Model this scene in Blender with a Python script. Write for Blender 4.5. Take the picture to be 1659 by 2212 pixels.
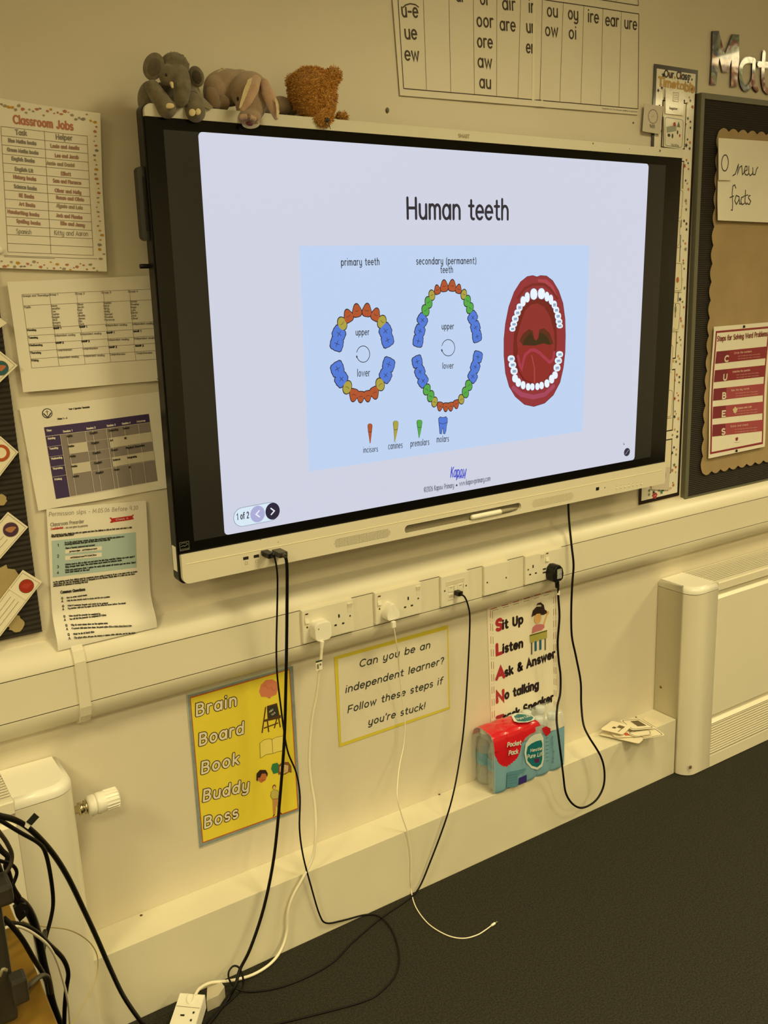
import bpy, bmesh, math, random
from mathutils import Vector, Matrix
from math import sin, cos, pi, radians
random.seed(7)
for _o in list(bpy.data.objects): bpy.data.objects.remove(_o)
SC = bpy.context.scene
COL = SC.collection

# ------------------------------------------------------------------ camera
CAM = Vector((-0.67026, -1.89442, 1.58480))
YAW, PITCH, ROLL, FPX = 0.570595837, -0.238602435, -0.0375550046, 1986.17798
def _rot():
    cy, sy, cp, sp = cos(YAW), sin(YAW), cos(PITCH), sin(PITCH)
    f = Vector((sy*cp, cy*cp, sp)); r = Vector((cy, -sy, 0)); u = r.cross(f)
    c, s = cos(ROLL), sin(ROLL)
    return c*r+s*u, -s*r+c*u, f
CR, CU, CF = _rot()
cd = bpy.data.cameras.new('camera'); cam = bpy.data.objects.new('camera', cd); COL.objects.link(cam)
M = Matrix(((CR.x, CU.x, -CF.x), (CR.y, CU.y, -CF.y), (CR.z, CU.z, -CF.z))).to_4x4()
M.translation = CAM
cam.matrix_world = M
cd.sensor_fit = 'HORIZONTAL'; cd.sensor_width = 36; cd.lens = FPX/1659*36; cd.clip_start = .02
SC.camera = cam

# ------------------------------------------------------------------ world, lights, exposure
w = bpy.data.worlds.new('world'); SC.world = w; w.use_nodes = True
w.node_tree.nodes['Background'].inputs[0].default_value = (1, .8, .5, 1)
w.node_tree.nodes['Background'].inputs[1].default_value = .12
SC.view_settings.view_transform = 'Standard'; SC.view_settings.look = 'None'
SC.view_settings.exposure = 0.0; SC.view_settings.gamma = 1; SC.view_settings.use_curve_mapping = False
WARM = (1, .845, .455)
# louvred square fittings: x, y, watts of the downward light (the louvre keeps it within SPREAD)
LAMPS = [(-1.9, -1.3, 28), (.9, -1.3, 18), (3.95, -1.3, 44), (-1.2, -2.7, 30), (1.6, -2.7, 27), (4.4, -2.7, 30), (-1.9, -4.1, 30), (.9, -4.1, 30)]
SPREAD, GLOW = 142, 9.5
ZC = 2.72
for _i, (_x, _y, _p) in enumerate(LAMPS):
    _l = bpy.data.lights.new('louvre_light', 'AREA'); _l.shape = 'SQUARE'; _l.size = .56; _l.energy = _p*.87; _l.color = WARM; _l.spread = math.radians(SPREAD)
    _o = bpy.data.objects.new('louvre_light', _l); _o.location = (_x, _y, ZC-.038); COL.objects.link(_o)
   # ceiling height

# ------------------------------------------------------------------ helpers
def lin(c): return tuple(((v/255)/12.92 if v/255 <= .04045 else ((v/255+.055)/1.055)**2.4) for v in c)
MATS = {}
def mat(name, rgb=(200, 200, 200), rough=.6, metal=0, emit=None, noise=0, nscale=20, bump=0, bscale=200, coat=0, trans=0, alpha=1, sheen=0, spec=.5):
    if name in MATS: return MATS[name]
    m = bpy.data.materials.new(name); m.use_nodes = True; nt = m.node_tree; b = nt.nodes['Principled BSDF']
    c = lin(rgb)+(1,)
    b.inputs['Base Color'].default_value = c; b.inputs['Roughness'].default_value = rough
    b.inputs['Metallic'].default_value = metal; b.inputs['Coat Weight'].default_value = coat; b.inputs['Coat Roughness'].default_value = .08
    b.inputs['Transmission Weight'].default_value = trans; b.inputs['Alpha'].default_value = alpha
    b.inputs['Sheen Weight'].default_value = sheen; b.inputs['Specular IOR Level'].default_value = spec
    if emit is not None:
        b.inputs['Emission Color'].default_value = lin(rgb)+(1,); b.inputs['Emission Strength'].default_value = emit
        b.inputs['Base Color'].default_value = (.01, .01, .01, 1)
    tc = nt.nodes.new('ShaderNodeTexCoord')
    if noise:
        n = nt.nodes.new('ShaderNodeTexNoise'); n.inputs['Scale'].default_value = nscale; n.inputs['Detail'].default_value = 5
        nt.links.new(tc.outputs['Object'], n.inputs['Vector'])
        mx = nt.nodes.new('ShaderNodeMixRGB'); mx.blend_type = 'MULTIPLY'; mx.inputs[0].default_value = 1
        mr = nt.nodes.new('ShaderNodeMapRange'); mr.inputs[1].default_value = .3; mr.inputs[2].default_value = .7
        mr.inputs[3].default_value = 1-noise; mr.inputs[4].default_value = 1+noise*.3
        nt.links.new(n.outputs[0], mr.inputs[0]); nt.links.new(mr.outputs[0], mx.inputs[2]); mx.inputs[1].default_value = c
        nt.links.new(mx.outputs[0], b.inputs['Base Color'])
    if bump:
        n2 = nt.nodes.new('ShaderNodeTexNoise'); n2.inputs['Scale'].default_value = bscale; n2.inputs['Detail'].default_value = 4
        nt.links.new(tc.outputs['Object'], n2.inputs['Vector'])
        bp = nt.nodes.new('ShaderNodeBump'); bp.inputs['Strength'].default_value = bump; bp.inputs['Distance'].default_value = .002
        nt.links.new(n2.outputs[0], bp.inputs['Height']); nt.links.new(bp.outputs[0], b.inputs['Normal'])
    MATS[name] = m; return m

WALL = mat('wall_paint', (217, 208, 186), .7, noise=.03, nscale=4, bump=.05, bscale=350)
PVC = mat('cream_trunking_plastic', (226, 219, 196), .38, noise=.02, nscale=6)
BOXM = mat('painted_boxing', (224, 217, 192), .45, noise=.05, nscale=7)
METAL_W = mat('white_enamelled_steel', (228, 221, 198), .32, noise=.02, nscale=5)
SOCK = mat('white_moulded_plastic', (228, 222, 200), .3)
WHITEP = mat('white_plastic', (240, 236, 220), .3)
SILVER = mat('pale_silver_plastic', (205, 200, 180), .35)
BLACK = mat('black_plastic', (13, 11, 9), .4, spec=.35)
BLACKR = mat('black_rubber', (9, 5, 5), .5, spec=.25)
DARK = mat('dark_slot', (28, 22, 18), .8)
PAPER = mat('white_paper', (236, 230, 214), .75, noise=.03, nscale=14)
PAPERL = mat('laminated_paper', (234, 228, 210), .3, noise=.03, nscale=10, coat=.4)
INK = mat('black_ink', (34, 30, 30), .6)
GREY = mat('grey_ink', (140, 134, 124), .7)
BRASS = mat('screw_metal', (120, 100, 60), .35, metal=.8)
GLASS = mat('dark_screen_glass', (9, 8, 7), .12, spec=.4)

def empty(name, loc=(0, 0, 0)):
    o = bpy.data.objects.new(name, None); o.location = loc; o.empty_display_size = .05; COL.objects.link(o); return o
def tag(o, label=None, cat=None, group=None, kind=None):
    if label: o['label'] = label
    if cat: o['category'] = cat
    if group: o['group'] = group
    if kind: o['kind'] = kind
    return o
def thing(name, label, cat, loc=(0, 0, 0), group=None): return tag(empty(name, loc), label, cat, group)
def wm(o):
    m = Matrix.Translation(o.location)
    if o.parent: m = wm(o.parent) @ m
    return m
class MB:
    "collects geometry in world coordinates, then links it as ONE mesh object"
    def __init__(s): s.v = []; s.f = []; s.mi = []; s.mats = []; s.sm = []
    def m(s, mt):
        if mt not in s.mats: s.mats.append(mt)
        return s.mats.index(mt)
    def add(s, vs, fs, mt, smooth=False):
        b = len(s.v); s.v += [tuple(v) for v in vs]; i = s.m(mt)
        for f in fs: s.f.append([b+k for k in f]); s.mi.append(i); s.sm.append(smooth)
        return s
    def box(s, x0, x1, y0, y1, z0, z1, mt, bev=0, T=None):
        x0, x1 = sorted((x0, x1)); y0, y1 = sorted((y0, y1)); z0, z1 = sorted((z0, z1))
        bm = bmesh.new(); bmesh.ops.create_cube(bm, size=1)
        for v in bm.verts: v.co = Vector(((x0+x1)/2+v.co.x*(x1-x0), (y0+y1)/2+v.co.y*(y1-y0), (z0+z1)/2+v.co.z*(z1-z0)))
        if bev:
            bev = min(bev, (x1-x0)*.45, (y1-y0)*.45, (z1-z0)*.45)
            bmesh.ops.bevel(bm, geom=bm.edges[:], offset=bev, segments=2, profile=.6, affect='EDGES')
        return s.bm(bm, mt, T)
    def bm(s, bm, mt, T=None, smooth=False):
        bm.verts.index_update()
        s.add([(T @ v.co) if T else v.co.copy() for v in bm.verts], [[v.index for v in f.verts] for f in bm.faces], mt, smooth); bm.free(); return s
    def prism(s, poly, d, mt, n=None):
        "closed polygon (3-D points) pushed along vector d"
        p = [Vector(q) for q in poly]; k = len(p); d = Vector(d)
        vs = p+[q+d for q in p]
        fs = [list(range(k)), [k+i for i in range(k)][::-1]]+[[i, k+i, k+(i+1) % k, (i+1) % k] for i in range(k)]
        return s.add(vs, fs, mt)
    def cyl(s, a, b, r, mt, seg=16, r2=None, smooth=True, caps=True):
        a, b = Vector(a), Vector(b); d = (b-a).normalized(); u = d.orthogonal().normalized(); w_ = d.cross(u); r2 = r if r2 is None else r2
        vs = [a+(u*cos(2*pi*i/seg)+w_*sin(2*pi*i/seg))*r for i in range(seg)]+[b+(u*cos(2*pi*i/seg)+w_*sin(2*pi*i/seg))*r2 for i in range(seg)]
        s.add(vs, [[i, (i+1) % seg, seg+(i+1) % seg, seg+i] for i in range(seg)], mt, smooth)
        if caps: s.add(vs, [list(range(seg))[::-1], [seg+i for i in range(seg)]], mt)
        return s
    def lathe(s, c, prof, mt, seg=24, axis='Z', smooth=True):
        c = Vector(c); vs = []; n = len(prof)
        for r, h in prof:
            for i in range(seg):
                a = 2*pi*i/seg
                vs.append(c+(Vector((r*cos(a), r*sin(a), h)) if axis == 'Z' else Vector((h, r*cos(a), r*sin(a))) if axis == 'X' else Vector((r*cos(a), -h, r*sin(a)))))
        return s.add(vs, [[j*seg+i, j*seg+(i+1) % seg, (j+1)*seg+(i+1) % seg, (j+1)*seg+i] for j in range(n-1) for i in range(seg)], mt, smooth)
    def tube(s, pts, r, mt, seg=8, step=4, smooth_path=True):
        p = [Vector(q) for q in pts]
        if smooth_path: p = catmull(p, step)
        vs = []; n = len(p); t0 = (p[1]-p[0]).normalized(); u = t0.orthogonal().normalized()
        for i in range(n):
            t = (p[min(i+1, n-1)]-p[max(i-1, 0)]).normalized(); u = (u-t*u.dot(t)).normalized(); w_ = t.cross(u)
            vs += [p[i]+(u*cos(2*pi*k/seg)+w_*sin(2*pi*k/seg))*r for k in range(seg)]
        s.add(vs, [[j*seg+i, j*seg+(i+1) % seg, (j+1)*seg+(i+1) % seg, (j+1)*seg+i] for j in range(n-1) for i in range(seg)], mt, True)
        s.add(vs, [list(range(seg))[::-1], [(n-1)*seg+i for i in range(seg)]], mt); return s
    def ell(s, c, r, mt, R=None, u=20, v=12):
        bm = bmesh.new(); bmesh.ops.create_uvsphere(bm, u_segments=u, v_segments=v, radius=1)
        T = Matrix.Translation(Vector(c)) @ (R.to_4x4() if R else Matrix.Identity(4)) @ Matrix.Diagonal((*r, 1))
        return s.bm(bm, mt, T, True)
    def build(s, name, parent=None, label=None, kind=None, origin=None):
        off = Vector((0, 0, 0))
        if parent: off = wm(parent).translation
        elif origin: off = Vector(origin)
        me = bpy.data.meshes.new(name); me.from_pydata([tuple(Vector(v)-off) for v in s.v], [], s.f)
        for m_ in s.mats: me.materials.append(m_)
        me.polygons.foreach_set('material_index', s.mi); me.polygons.foreach_set('use_smooth', s.sm); me.update()
        o = bpy.data.objects.new(name, me); COL.objects.link(o)
        if parent: o.parent = parent
        elif origin: o.location = origin
        return tag(o, label, kind=kind)
def catmull(p, step=4):
    q = [p[0]*2-p[1]]+p+[p[-1]*2-p[-2]]; out = []
    for i in range(1, len(q)-2):
        for k in range(step):
            t = k/step; a, b, c, d = q[i-1:i+3]
            out.append(.5*((2*b)+(c-a)*t+(2*a-5*b+4*c-d)*t*t+(3*b-a-3*c+d)*t**3))
    return out+[p[-1]]
def ray(u, v): return CR*((u-829.5)/FPX)-CU*((v-1106)/FPX)+CF
def at(u, v, y=0.):                       # surveyed point on the plane y
    d = ray(u, v); return CAM+d*((y-CAM.y)/d.y)
def fl(u, v, z=0.):                       # surveyed point on the level z
    d = ray(u, v); return CAM+d*((z-CAM.z)/d.z)
def zz(x0, y0, s): return lambda X, Y: (x0+X/s, y0+Y/s)

class Plane:
    "flat survey plane: origin, right, up; n points into the room"
    def __init__(s, o, ex, ey): s.o = Vector(o); s.ex = Vector(ex).normalized(); s.ey = Vector(ey).normalized(); s.n = s.ex.cross(s.ey)
    def loc(s, u, v, h=0):
        d = ray(u, v); o = s.o+s.n*h; t = (o-CAM).dot(s.n)/d.dot(s.n); q = CAM+d*t-o
        return (q.dot(s.ex), q.dot(s.ey))
    def w(s, a, b, h=0): return s.o+s.ex*a+s.ey*b+s.n*h
WP = Plane((0, 0, 0), (1, 0, 0), (0, 0, 1))

# ---- a drawn alphabet: single strokes
def arc(cx, cy, rx, ry, a0, a1, n=10):
    n = max(3, int(abs(a1-a0)/360*16)); return [(cx+rx*cos(radians(a0+(a1-a0)*i/n)), cy+ry*sin(radians(a0+(a1-a0)*i/n))) for i in range(n+1)]
def L(*a): return [(a[i], a[i+1]) for i in range(0, len(a), 2)]
_b = lambda x: arc(x, .25, .19, .25, 0, 360)
_u = L(.05, .5, .05, .2)+arc(.22, .2, .17, .2, 180, 360)[1:]
GL = {
 'a': ([_b(.22), L(.42, .5, .42, 0)], .47), 'b': ([L(.05, .75, .05, 0), _b(.25)], .46), 'c': ([arc(.24, .25, .2, .25, 50, 310)], .41),
 'd': ([_b(.22), L(.42, .75, .42, 0)], .47), 'e': ([L(.04, .26, .42, .26)+arc(.225, .25, .195, .25, 2, 315)[1:]], .45),
 'f': ([arc(.27, .6, .13, .15, 60, 180)+L(.14, 0), L(.02, .48, .28, .48)], .31), 'g': ([_b(.22), L(.42, .5, .42, -.08)+arc(.23, -.08, .19, .15, 0, -150)[1:]], .47),
 'h': ([L(.05, .75, .05, 0), arc(.22, .3, .17, .2, 180, 0)+L(.39, 0)], .44), 'i': ([L(.05, .5, .05, 0), L(.05, .71, .05, .725)], .11),
 'j': ([L(.16, .5, .16, -.1)+arc(.04, -.1, .12, .12, 0, -110)[1:], L(.16, .67, .16, .69)], .22), 'k': ([L(.05, .75, .05, 0), L(.36, .48, .06, .2), L(.16, .29, .38, 0)], .4),
 'l': ([L(.05, .75, .05, 0)], .11), 'm': ([L(.05, .5, .05, 0), arc(.19, .33, .14, .17, 180, 0)+L(.33, 0), arc(.47, .33, .14, .17, 180, 0)+L(.61, 0)], .66),
 'n': ([L(.05, .5, .05, 0), arc(.22, .3, .17, .2, 180, 0)+L(.39, 0)], .44), 'o': ([_b(.24)], .47), 'p': ([L(.05, .5, .05, -.24), _b(.25)], .46),
 'q': ([_b(.22), L(.42, .5, .42, -.24)], .47), 'r': ([L(.05, .5, .05, 0), arc(.2, .3, .15, .2, 180, 60)], .3),
 's': ([arc(.18, .37, .13, .13, 40, 265)+arc(.18, .125, .14, .13, 85, -140)[1:]], .35), 't': ([L(.15, .68, .15, .12)+arc(.27, .12, .12, .12, 180, 290)[1:], L(.03, .48, .29, .48)], .33),
 'u': ([_u, L(.39, .5, .39, 0)], .44), 'v': ([L(.03, .5, .2, 0, .37, .5)], .4), 'w': ([L(.03, .5, .16, 0, .3, .45, .44, 0, .57, .5)], .6),
 'x': ([L(.04, .5, .36, 0), L(.36, .5, .04, 0)], .4), 'y': ([_u, L(.39, .5, .39, -.08)+arc(.21, -.08, .18, .15, 0, -140)[1:]], .44), 'z': ([L(.05, .5, .36, .5, .05, 0, .37, 0)], .41),
 'A': ([L(.02, 0, .26, .72, .5, 0), L(.11, .24, .41, .24)], .52), 'B': ([L(.06, 0, .06, .72, .25, .72)+arc(.25, .55, .17, .17, 90, -90)[1:]+L(.06, .38), L(.25, .38)+arc(.27, .19, .19, .19, 90, -90)+L(.06, 0)], .5),
 'C': ([arc(.34, .36, .3, .36, 50, 310)], .57), 'D': ([L(.06, 0, .06, .72, .2, .72)+arc(.2, .36, .32, .36, 90, -90)[1:]+L(.06, 0)], .56), 'E': ([L(.44, .72, .06, .72, .06, 0, .45, 0), L(.06, .37, .38, .37)], .48),
 'F': ([L(.44, .72, .06, .72, .06, 0), L(.06, .37, .38, .37)], .46), 'G': ([arc(.34, .36, .3, .36, 50, 360)+L(.4, .36)], .66), 'H': ([L(.06, .72, .06, 0), L(.5, .72, .5, 0), L(.06, .37, .5, .37)], .56),
 'I': ([L(.06, .72, .06, 0)], .12), 'J': ([L(.3, .72, .3, .18)+arc(.16, .18, .14, .18, 0, -160)[1:]], .36), 'K': ([L(.06, .72, .06, 0), L(.44, .72, .06, .3), L(.18, .42, .46, 0)], .48),
 'L': ([L(.06, .72, .06, 0, .42, 0)], .44), 'M': ([L(.06, 0, .08, .72, .35, .2, .62, .72, .64, 0)], .7), 'N': ([L(.06, 0, .06, .72, .48, 0, .48, .72)], .54),
 'O': ([arc(.35, .36, .31, .36, 90, 450)], .7), 'P': ([L(.06, 0, .06, .72, .25, .72)+arc(.25, .52, .2, .2, 90, -90)[1:]+L(.06, .32)], .47), 'Q': ([arc(.35, .36, .31, .36, 90, 450), L(.45, .18, .64, -.03)], .7),
 'R': ([L(.06, 0, .06, .72, .25, .72)+arc(.25, .53, .19, .19, 90, -90)[1:]+L(.06, .34), L(.22, .34, .46, 0)], .48), 'S': ([arc(.25, .54, .19, .18, 40, 265)+arc(.25, .18, .2, .18, 85, -140)[1:]], .49),
 'T': ([L(.02, .72, .5, .72), L(.26, .72, .26, 0)], .52), 'U': ([L(.06, .72, .06, .24)+arc(.27, .24, .21, .24, 180, 360)[1:]+L(.48, .72)], .54), 'V': ([L(.02, .72, .26, 0, .5, .72)], .52),
 'W': ([L(.02, .72, .2, 0, .38, .66, .56, 0, .74, .72)], .76), 'Y': ([L(.03, .72, .26, .34, .49, .72), L(.26, .34, .26, 0)], .52),
 'X': ([L(.03, .72, .47, 0), L(.47, .72, .03, 0)], .5), 'Z': ([L(.05, .72, .46, .72, .04, 0, .48, 0)], .52),
 '0': ([arc(.22, .36, .17, .36, 90, 450)], .44), '1': ([L(.08, .56, .22, .72, .22, 0)], .3), '2': ([arc(.22, .52, .17, .2, 170, -30)+L(.04, 0, .4, 0)], .44),
 '3': ([arc(.2, .53, .15, .18, 150, -80)+arc(.2, .18, .18, .18, 80, -150)[1:]], .42), '4': ([L(.32, 0, .32, .72, .03, .2, .42, .2)], .45), '5': ([L(.37, .72, .1, .72, .08, .42)+arc(.2, .23, .18, .22, 100, -150)], .42),
 '6': ([arc(.23, .22, .17, .22, 90, 450), arc(.36, .24, .3, .47, 100, 180)], .44), '7': ([L(.03, .72, .4, .72, .14, 0)], .42), '8': ([arc(.22, .54, .15, .17, -90, 270)+arc(.22, .19, .18, .19, 90, 450)[1:]], .44), '9': ([arc(.21, .5, .17, .22, 0, 360)+L(.34, 0)], .44),
 '?': ([arc(.17, .54, .15, .17, 160, -60)+L(.18, .2), L(.18, .03, .18, .04)], .38), '!': ([L(.06, .72, .06, .2), L(.06, .03, .06, .04)], .12), '.': ([L(.05, .02, .05, .03)], .1), ',': ([L(.07, .04, .03, -.08)], .12),
 "'": ([L(.06, .74, .04, .58)], .1), '-': ([L(.04, .28, .28, .28)], .32), ':': ([L(.05, .1, .05, .11), L(.05, .4, .05, .41)], .1), '(': ([arc(.26, .3, .2, .46, 120, 240)], .2), ')': ([arc(-.04, .3, .2, .46, 60, -60)], .2),
 '&': ([L(.5, .0, .14, .5)+arc(.25, .58, .12, .13, 200, 0)[1:]+L(.1, .3)+arc(.22, .16, .16, .16, 130, 330)[1:]+L(.5, .32)], .52), '|': ([L(.3, .4, .31, .4)], .6), '~': ([arc(.35, .36, .33, .36, 0, 360), arc(.36, .36, .15, .18, 50, 310)], .75), '/': ([L(.02, 0, .3, .72)], .32), '>': ([L(.04, .5, .26, .28, .04, .06)], .3), '<': ([L(.26, .5, .04, .28, .26, .06)], .3),
}
def tw(t, gap=.1): return sum((.28 if c == ' ' else GL[c][1])+gap for c in t)-gap

class Print:
    "flat print laid on a surface S(a,b,h)->world; gathers shapes per part"
    def __init__(s, plane, bulge=None, h0=0., step=None): s.p = plane; s.bulge = bulge; s.h0 = h0; s.step = step; s.parts = {}; s.cur = 'lettering'; s.n = 0; s.join = False; s.stuff = set(); s.k = 0
    def S(s, a, b, h=0): return s.p.w(a, b, s.h0+h+(s.bulge(a, b) if s.bulge else 0))
    def L(s, u, v): return s.p.loc(u, v, s.h0)
    def part(s, n, join=False):
        s.cur = n; s.join = join
        if join: s.stuff.add(n)
        return s
    def each(s, n): s.n += 1; s.cur = n+'#%d' % s.n; return s
    def mb(s): return s.parts.setdefault(s.cur, MB())
    def eps(s): s.k = (s.k+1) % 40; return s.k*7e-6      # keeps overlapping print from lying in one plane
    def poly(s, pts, mt, layer=1):
        h = layer*.00035+s.eps(); s.mb().add([s.S(a, b, h) for a, b in pts], [list(range(len(pts)))], mt); return s
    def grid(s, q, mt, layer=1, nu=1, nv=1):
        "quad corners TL TR BR BL"
        h = layer*.00035; tl, tr, br, bl = [Vector(k) for k in q]
        vs = []
        for j in range(nv+1):
            for i in range(nu+1):
                a = tl.lerp(tr, i/nu); b = bl.lerp(br, i/nu); c = a.lerp(b, j/nv); vs.append(s.S(c.x, c.y, h))
        s.mb().add(vs, [[j*(nu+1)+i, (j+1)*(nu+1)+i, (j+1)*(nu+1)+i+1, j*(nu+1)+i+1] for j in range(nv) for i in range(nu)], mt); return s
    def line(s, pts, wd, mt, layer=1, round_=True, closed=False):
        p = [Vector(q) for q in pts]
        if s.step:
            q = [p[0]]
            for a, b in zip(p, p[1:]):
                k = max(1, int((b-a).length/s.step)); q += [a.lerp(b, (i+1)/k) for i in range(k)]
            p = q
        if closed: p = p+[p[0]]
        n = len(p); r = wd/2; vs = []; h = layer*.00035+s.eps()
        for i in range(n):
            d0 = (p[i]-p[i-1]) if i else (p[1]-p[0]); d1 = (p[i+1]-p[i]) if i < n-1 else d0
            if closed and i in (0, n-1): d0 = p[-1]-p[-2]; d1 = p[1]-p[0]
            if d0.length < 1e-9: d0 = d1
            if d1.length < 1e-9: d1 = d0
            if d1.length < 1e-9: d0 = d1 = Vector((1, 0))
            d0.normalize(); d1.normalize(); t = d0+d1
            if t.length < .3: t = d1.copy()
            t.normalize(); nn = Vector((-t.y, t.x)); k = r/max(.45, nn.dot(Vector((-d1.y, d1.x))))
            a = p[i]+nn*k; b = p[i]-nn*k; vs += [s.S(a.x, a.y, h), s.S(b.x, b.y, h)]
        s.mb().add(vs, [[2*i, 2*i+1, 2*i+3, 2*i+2] for i in range(n-1)], mt)
        if round_ and not closed:
            for e in (p[0], p[-1]): s.disc(e, r, r, mt, layer, 8)
        return s
    def disc(s, c, rx, ry, mt, layer=1, n=20, rot=0):
        cr, sr = cos(rot), sin(rot)
        return s.poly([(c[0]+rx*cos(2*pi*i/n)*cr-ry*sin(2*pi*i/n)*sr, c[1]+rx*cos(2*pi*i/n)*sr+ry*sin(2*pi*i/n)*cr) for i in range(n)], mt, layer)
    def star(s, c, r, mt, layer=1, rot=0):
        return s.poly([(c[0]+(r if i % 2 == 0 else r*.45)*sin(2*pi*i/10+rot), c[1]+(r if i % 2 == 0 else r*.45)*cos(2*pi*i/10+rot)) for i in range(10)], mt, layer)
    def text(s, t, a, b, mt, h=None, wd=.1, layer=1, slant=0, gap=.1):
        "t written from a to b (surface coordinates); h = capital height; wd = stroke / letter height"
        base = s.cur
        if not s.join: s.n += 1; s.cur = base.split('#')[0]+'#%d' % s.n
        a, b = Vector(a), Vector(b); d = b-a; W = tw(t, gap); sx = d.length/W; d.normalize(); up = Vector((-d.y, d.x))
        sy = h/.72 if h else sx; x = 0; wr = wd*min(sx*1.25, sy)
        for c in t:
            if c == ' ': x += .28+gap; continue
            for st in GL[c][0]:
                s.line([a+d*((x+px+slant*py)*sx)+up*(py*sy) for px, py in st], wr, mt, layer)
            x += GL[c][1]+gap
        s.cur = base
        return s
    def build(s, parent, labels={}):
        for k, m in s.parts.items():
            o = m.build(k.split('#')[0], parent, labels.get(k))
            if k in s.stuff: o['kind'] = 'stuff'

def lerp2(q, a, b):
    tl, tr, br, bl = [Vector(k) for k in q]; return tuple(tl.lerp(tr, a).lerp(bl.lerp(br, a), b))
def sheet(name, label, cat, px, y=.004, bulge=None, mt=None, th=.0006, nu=24, nv=24, group=None, plane=None, part='sheet', pts=None):
    "a sheet standing y off the wall; px = TL TR BR BL in the survey photograph"
    P = plane or WP
    pr = Print(P, bulge, y, .014 if bulge else None)
    q = pts or [pr.L(*k) for k in px]; pr.q = q
    c = P.w(*lerp2(q, .5, 1), y)
    t = thing(name, label, cat, tuple(c), group)
    m = MB(); nu_, nv_ = (nu, nv) if bulge else (2, 2); W_ = nu_+1; mm = mt or PAPER
    def lay(h): return [pr.S(*lerp2(q, i/nu_, j/nv_), h) for j in range(nv_+1) for i in range(nu_+1)]
    fs = [[j*W_+i, (j+1)*W_+i, (j+1)*W_+i+1, j*W_+i+1] for j in range(nv_) for i in range(nu_)]
    m.add(lay(0), fs, mm, bool(bulge)); m.add(lay(-th), [f[::-1] for f in fs], mm, bool(bulge))
    ed = [(i, 0) for i in range(nu_)]+[(nu_, j) for j in range(nv_)]+[(nu_-i, nv_) for i in range(nu_)]+[(0, nv_-j) for j in range(nv_)]; n = len(ed)
    m.add([pr.S(*lerp2(q, i/nu_, j/nv_), h) for h in (0, -th) for i, j in ed], [[i, (i+1) % n, n+(i+1) % n, n+i] for i in range(n)], mm); m.build(part, t)
    pr.t = t; return pr
def table(pr, q, cols, rows, mt, wd=.0006, layer=1):
    for c in cols: pr.line([lerp2(q, c, rows[0]), lerp2(q, c, rows[-1])], wd, mt, layer, False)
    for r in rows: pr.line([lerp2(q, cols[0], r), lerp2(q, cols[-1], r)], wd, mt, layer, False)
def cell(pr, q, c0, c1, r0, r1, mt, layer=1): pr.grid([lerp2(q, c0, r0), lerp2(q, c1, r0), lerp2(q, c1, r1), lerp2(q, c0, r1)], mt, layer, *((10, 8) if pr.bulge else (1, 1)))

# ------------------------------------------------------------------ the room
def struct(m, name, parent=None):
    o = m.build(name, parent); o['kind'] = 'structure'; return o
X0, X1, Y0 = -3.2, 5.6, -5.0
struct(MB().box(X0, X1, 0, .15, -.1, ZC+.1, WALL), 'wall_back')
struct(MB().box(X0-.15, X0, Y0, 0, 0, ZC, WALL), 'wall_left')
struct(MB().box(X1, X1+.15, Y0, 0, 0, ZC, WALL), 'wall_right')
struct(MB().box(X0-.15, X1+.15, Y0-.15, Y0, 0, ZC, WALL), 'wall_front')
CEIL = mat('white_ceiling_tile', (225, 222, 212), .8, noise=.03)
struct(MB().box(X0-.15, X1+.15, Y0-.15, .15, ZC, ZC+.1, CEIL), 'ceiling')
CARPET = mat('dark_olive_carpet', (54, 53, 44), .95, noise=.55, nscale=240, bump=1, bscale=260, sheen=.0, spec=.1)
struct(MB().box(X0-.15, X1+.15, Y0-.15, 0, -.1, 0, CARPET), 'floor')

# dado trunking: a rounded channel with a flat clip-in cover
tr = MB()
prof = [(0, .902), (-.012, .9), (-.028, .891), (-.041, .876), (-.05, .856), (-.05, .8528), (-.047, .8528), (-.047, .8512), (-.05, .8512),
        (-.05, .7655), (-.047, .7655), (-.047, .7639), (-.05, .7639), (-.05, .758), (-.043, .738), (-.03, .722), (-.014, .713), (0, .711)]
for lo, hi in ((0, 5), (8, 9), (12, 17)):
    q_ = prof[lo:hi+1]; n = len(q_); tr.add([(x, y, z) for y, z in q_ for x in (X0, X1)], [[2*i, 2*i+2, 2*i+3, 2*i+1] for i in range(n-1)], PVC, n > 2)
for i in (5, 6, 7, 9, 10, 11):
    (a, b), (c, d) = prof[i], prof[i+1]; tr.add([(X0, a, b), (X1, a, b), (X1, c, d), (X0, c, d)], [[0, 3, 2, 1]], mat('trunking_gap', (92, 80, 52), .8))
trunk = struct(tr, 'trim_1')
# joint clip over the trunking
cl = MB(); xa, xb = -.259, -.236
pp = [(-.0, .909), (-.014, .907), (-.031, .897), (-.045, .88), (-.054, .858), (-.054, .757), (-.047, .735), (-.033, .717), (-.015, .707), (0, .705)]
for i in range(len(pp)-1):
    (a, b), (c, d) = pp[i], pp[i+1]; cl.add([(xa, a, b), (xb, a, b), (xb, c, d), (xa, c, d)], [[0, 3, 2, 1]], PVC)
for x in (xa, xb): cl.add([(x, a, b) for a, b in pp], [list(range(len(pp)))], PVC)
cl.build('joint_clip', trunk)
# low boxed-in ledge along the floor
BX = struct(MB().box(X0, 1.579, -.095, 0, .0, .193, BOXM, .0012), 'trim_2')
for u, v in ((305, 1977), (949, 1716), (1374, 1549)):
    q = fl(u, v, .1935); MB().lathe(q, [(0, .0006), (.0025, .0006), (.0034, 0)], mat('brown_screw_cap', (70, 50, 25), .6), 12).build('screw_cap', BX)

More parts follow.
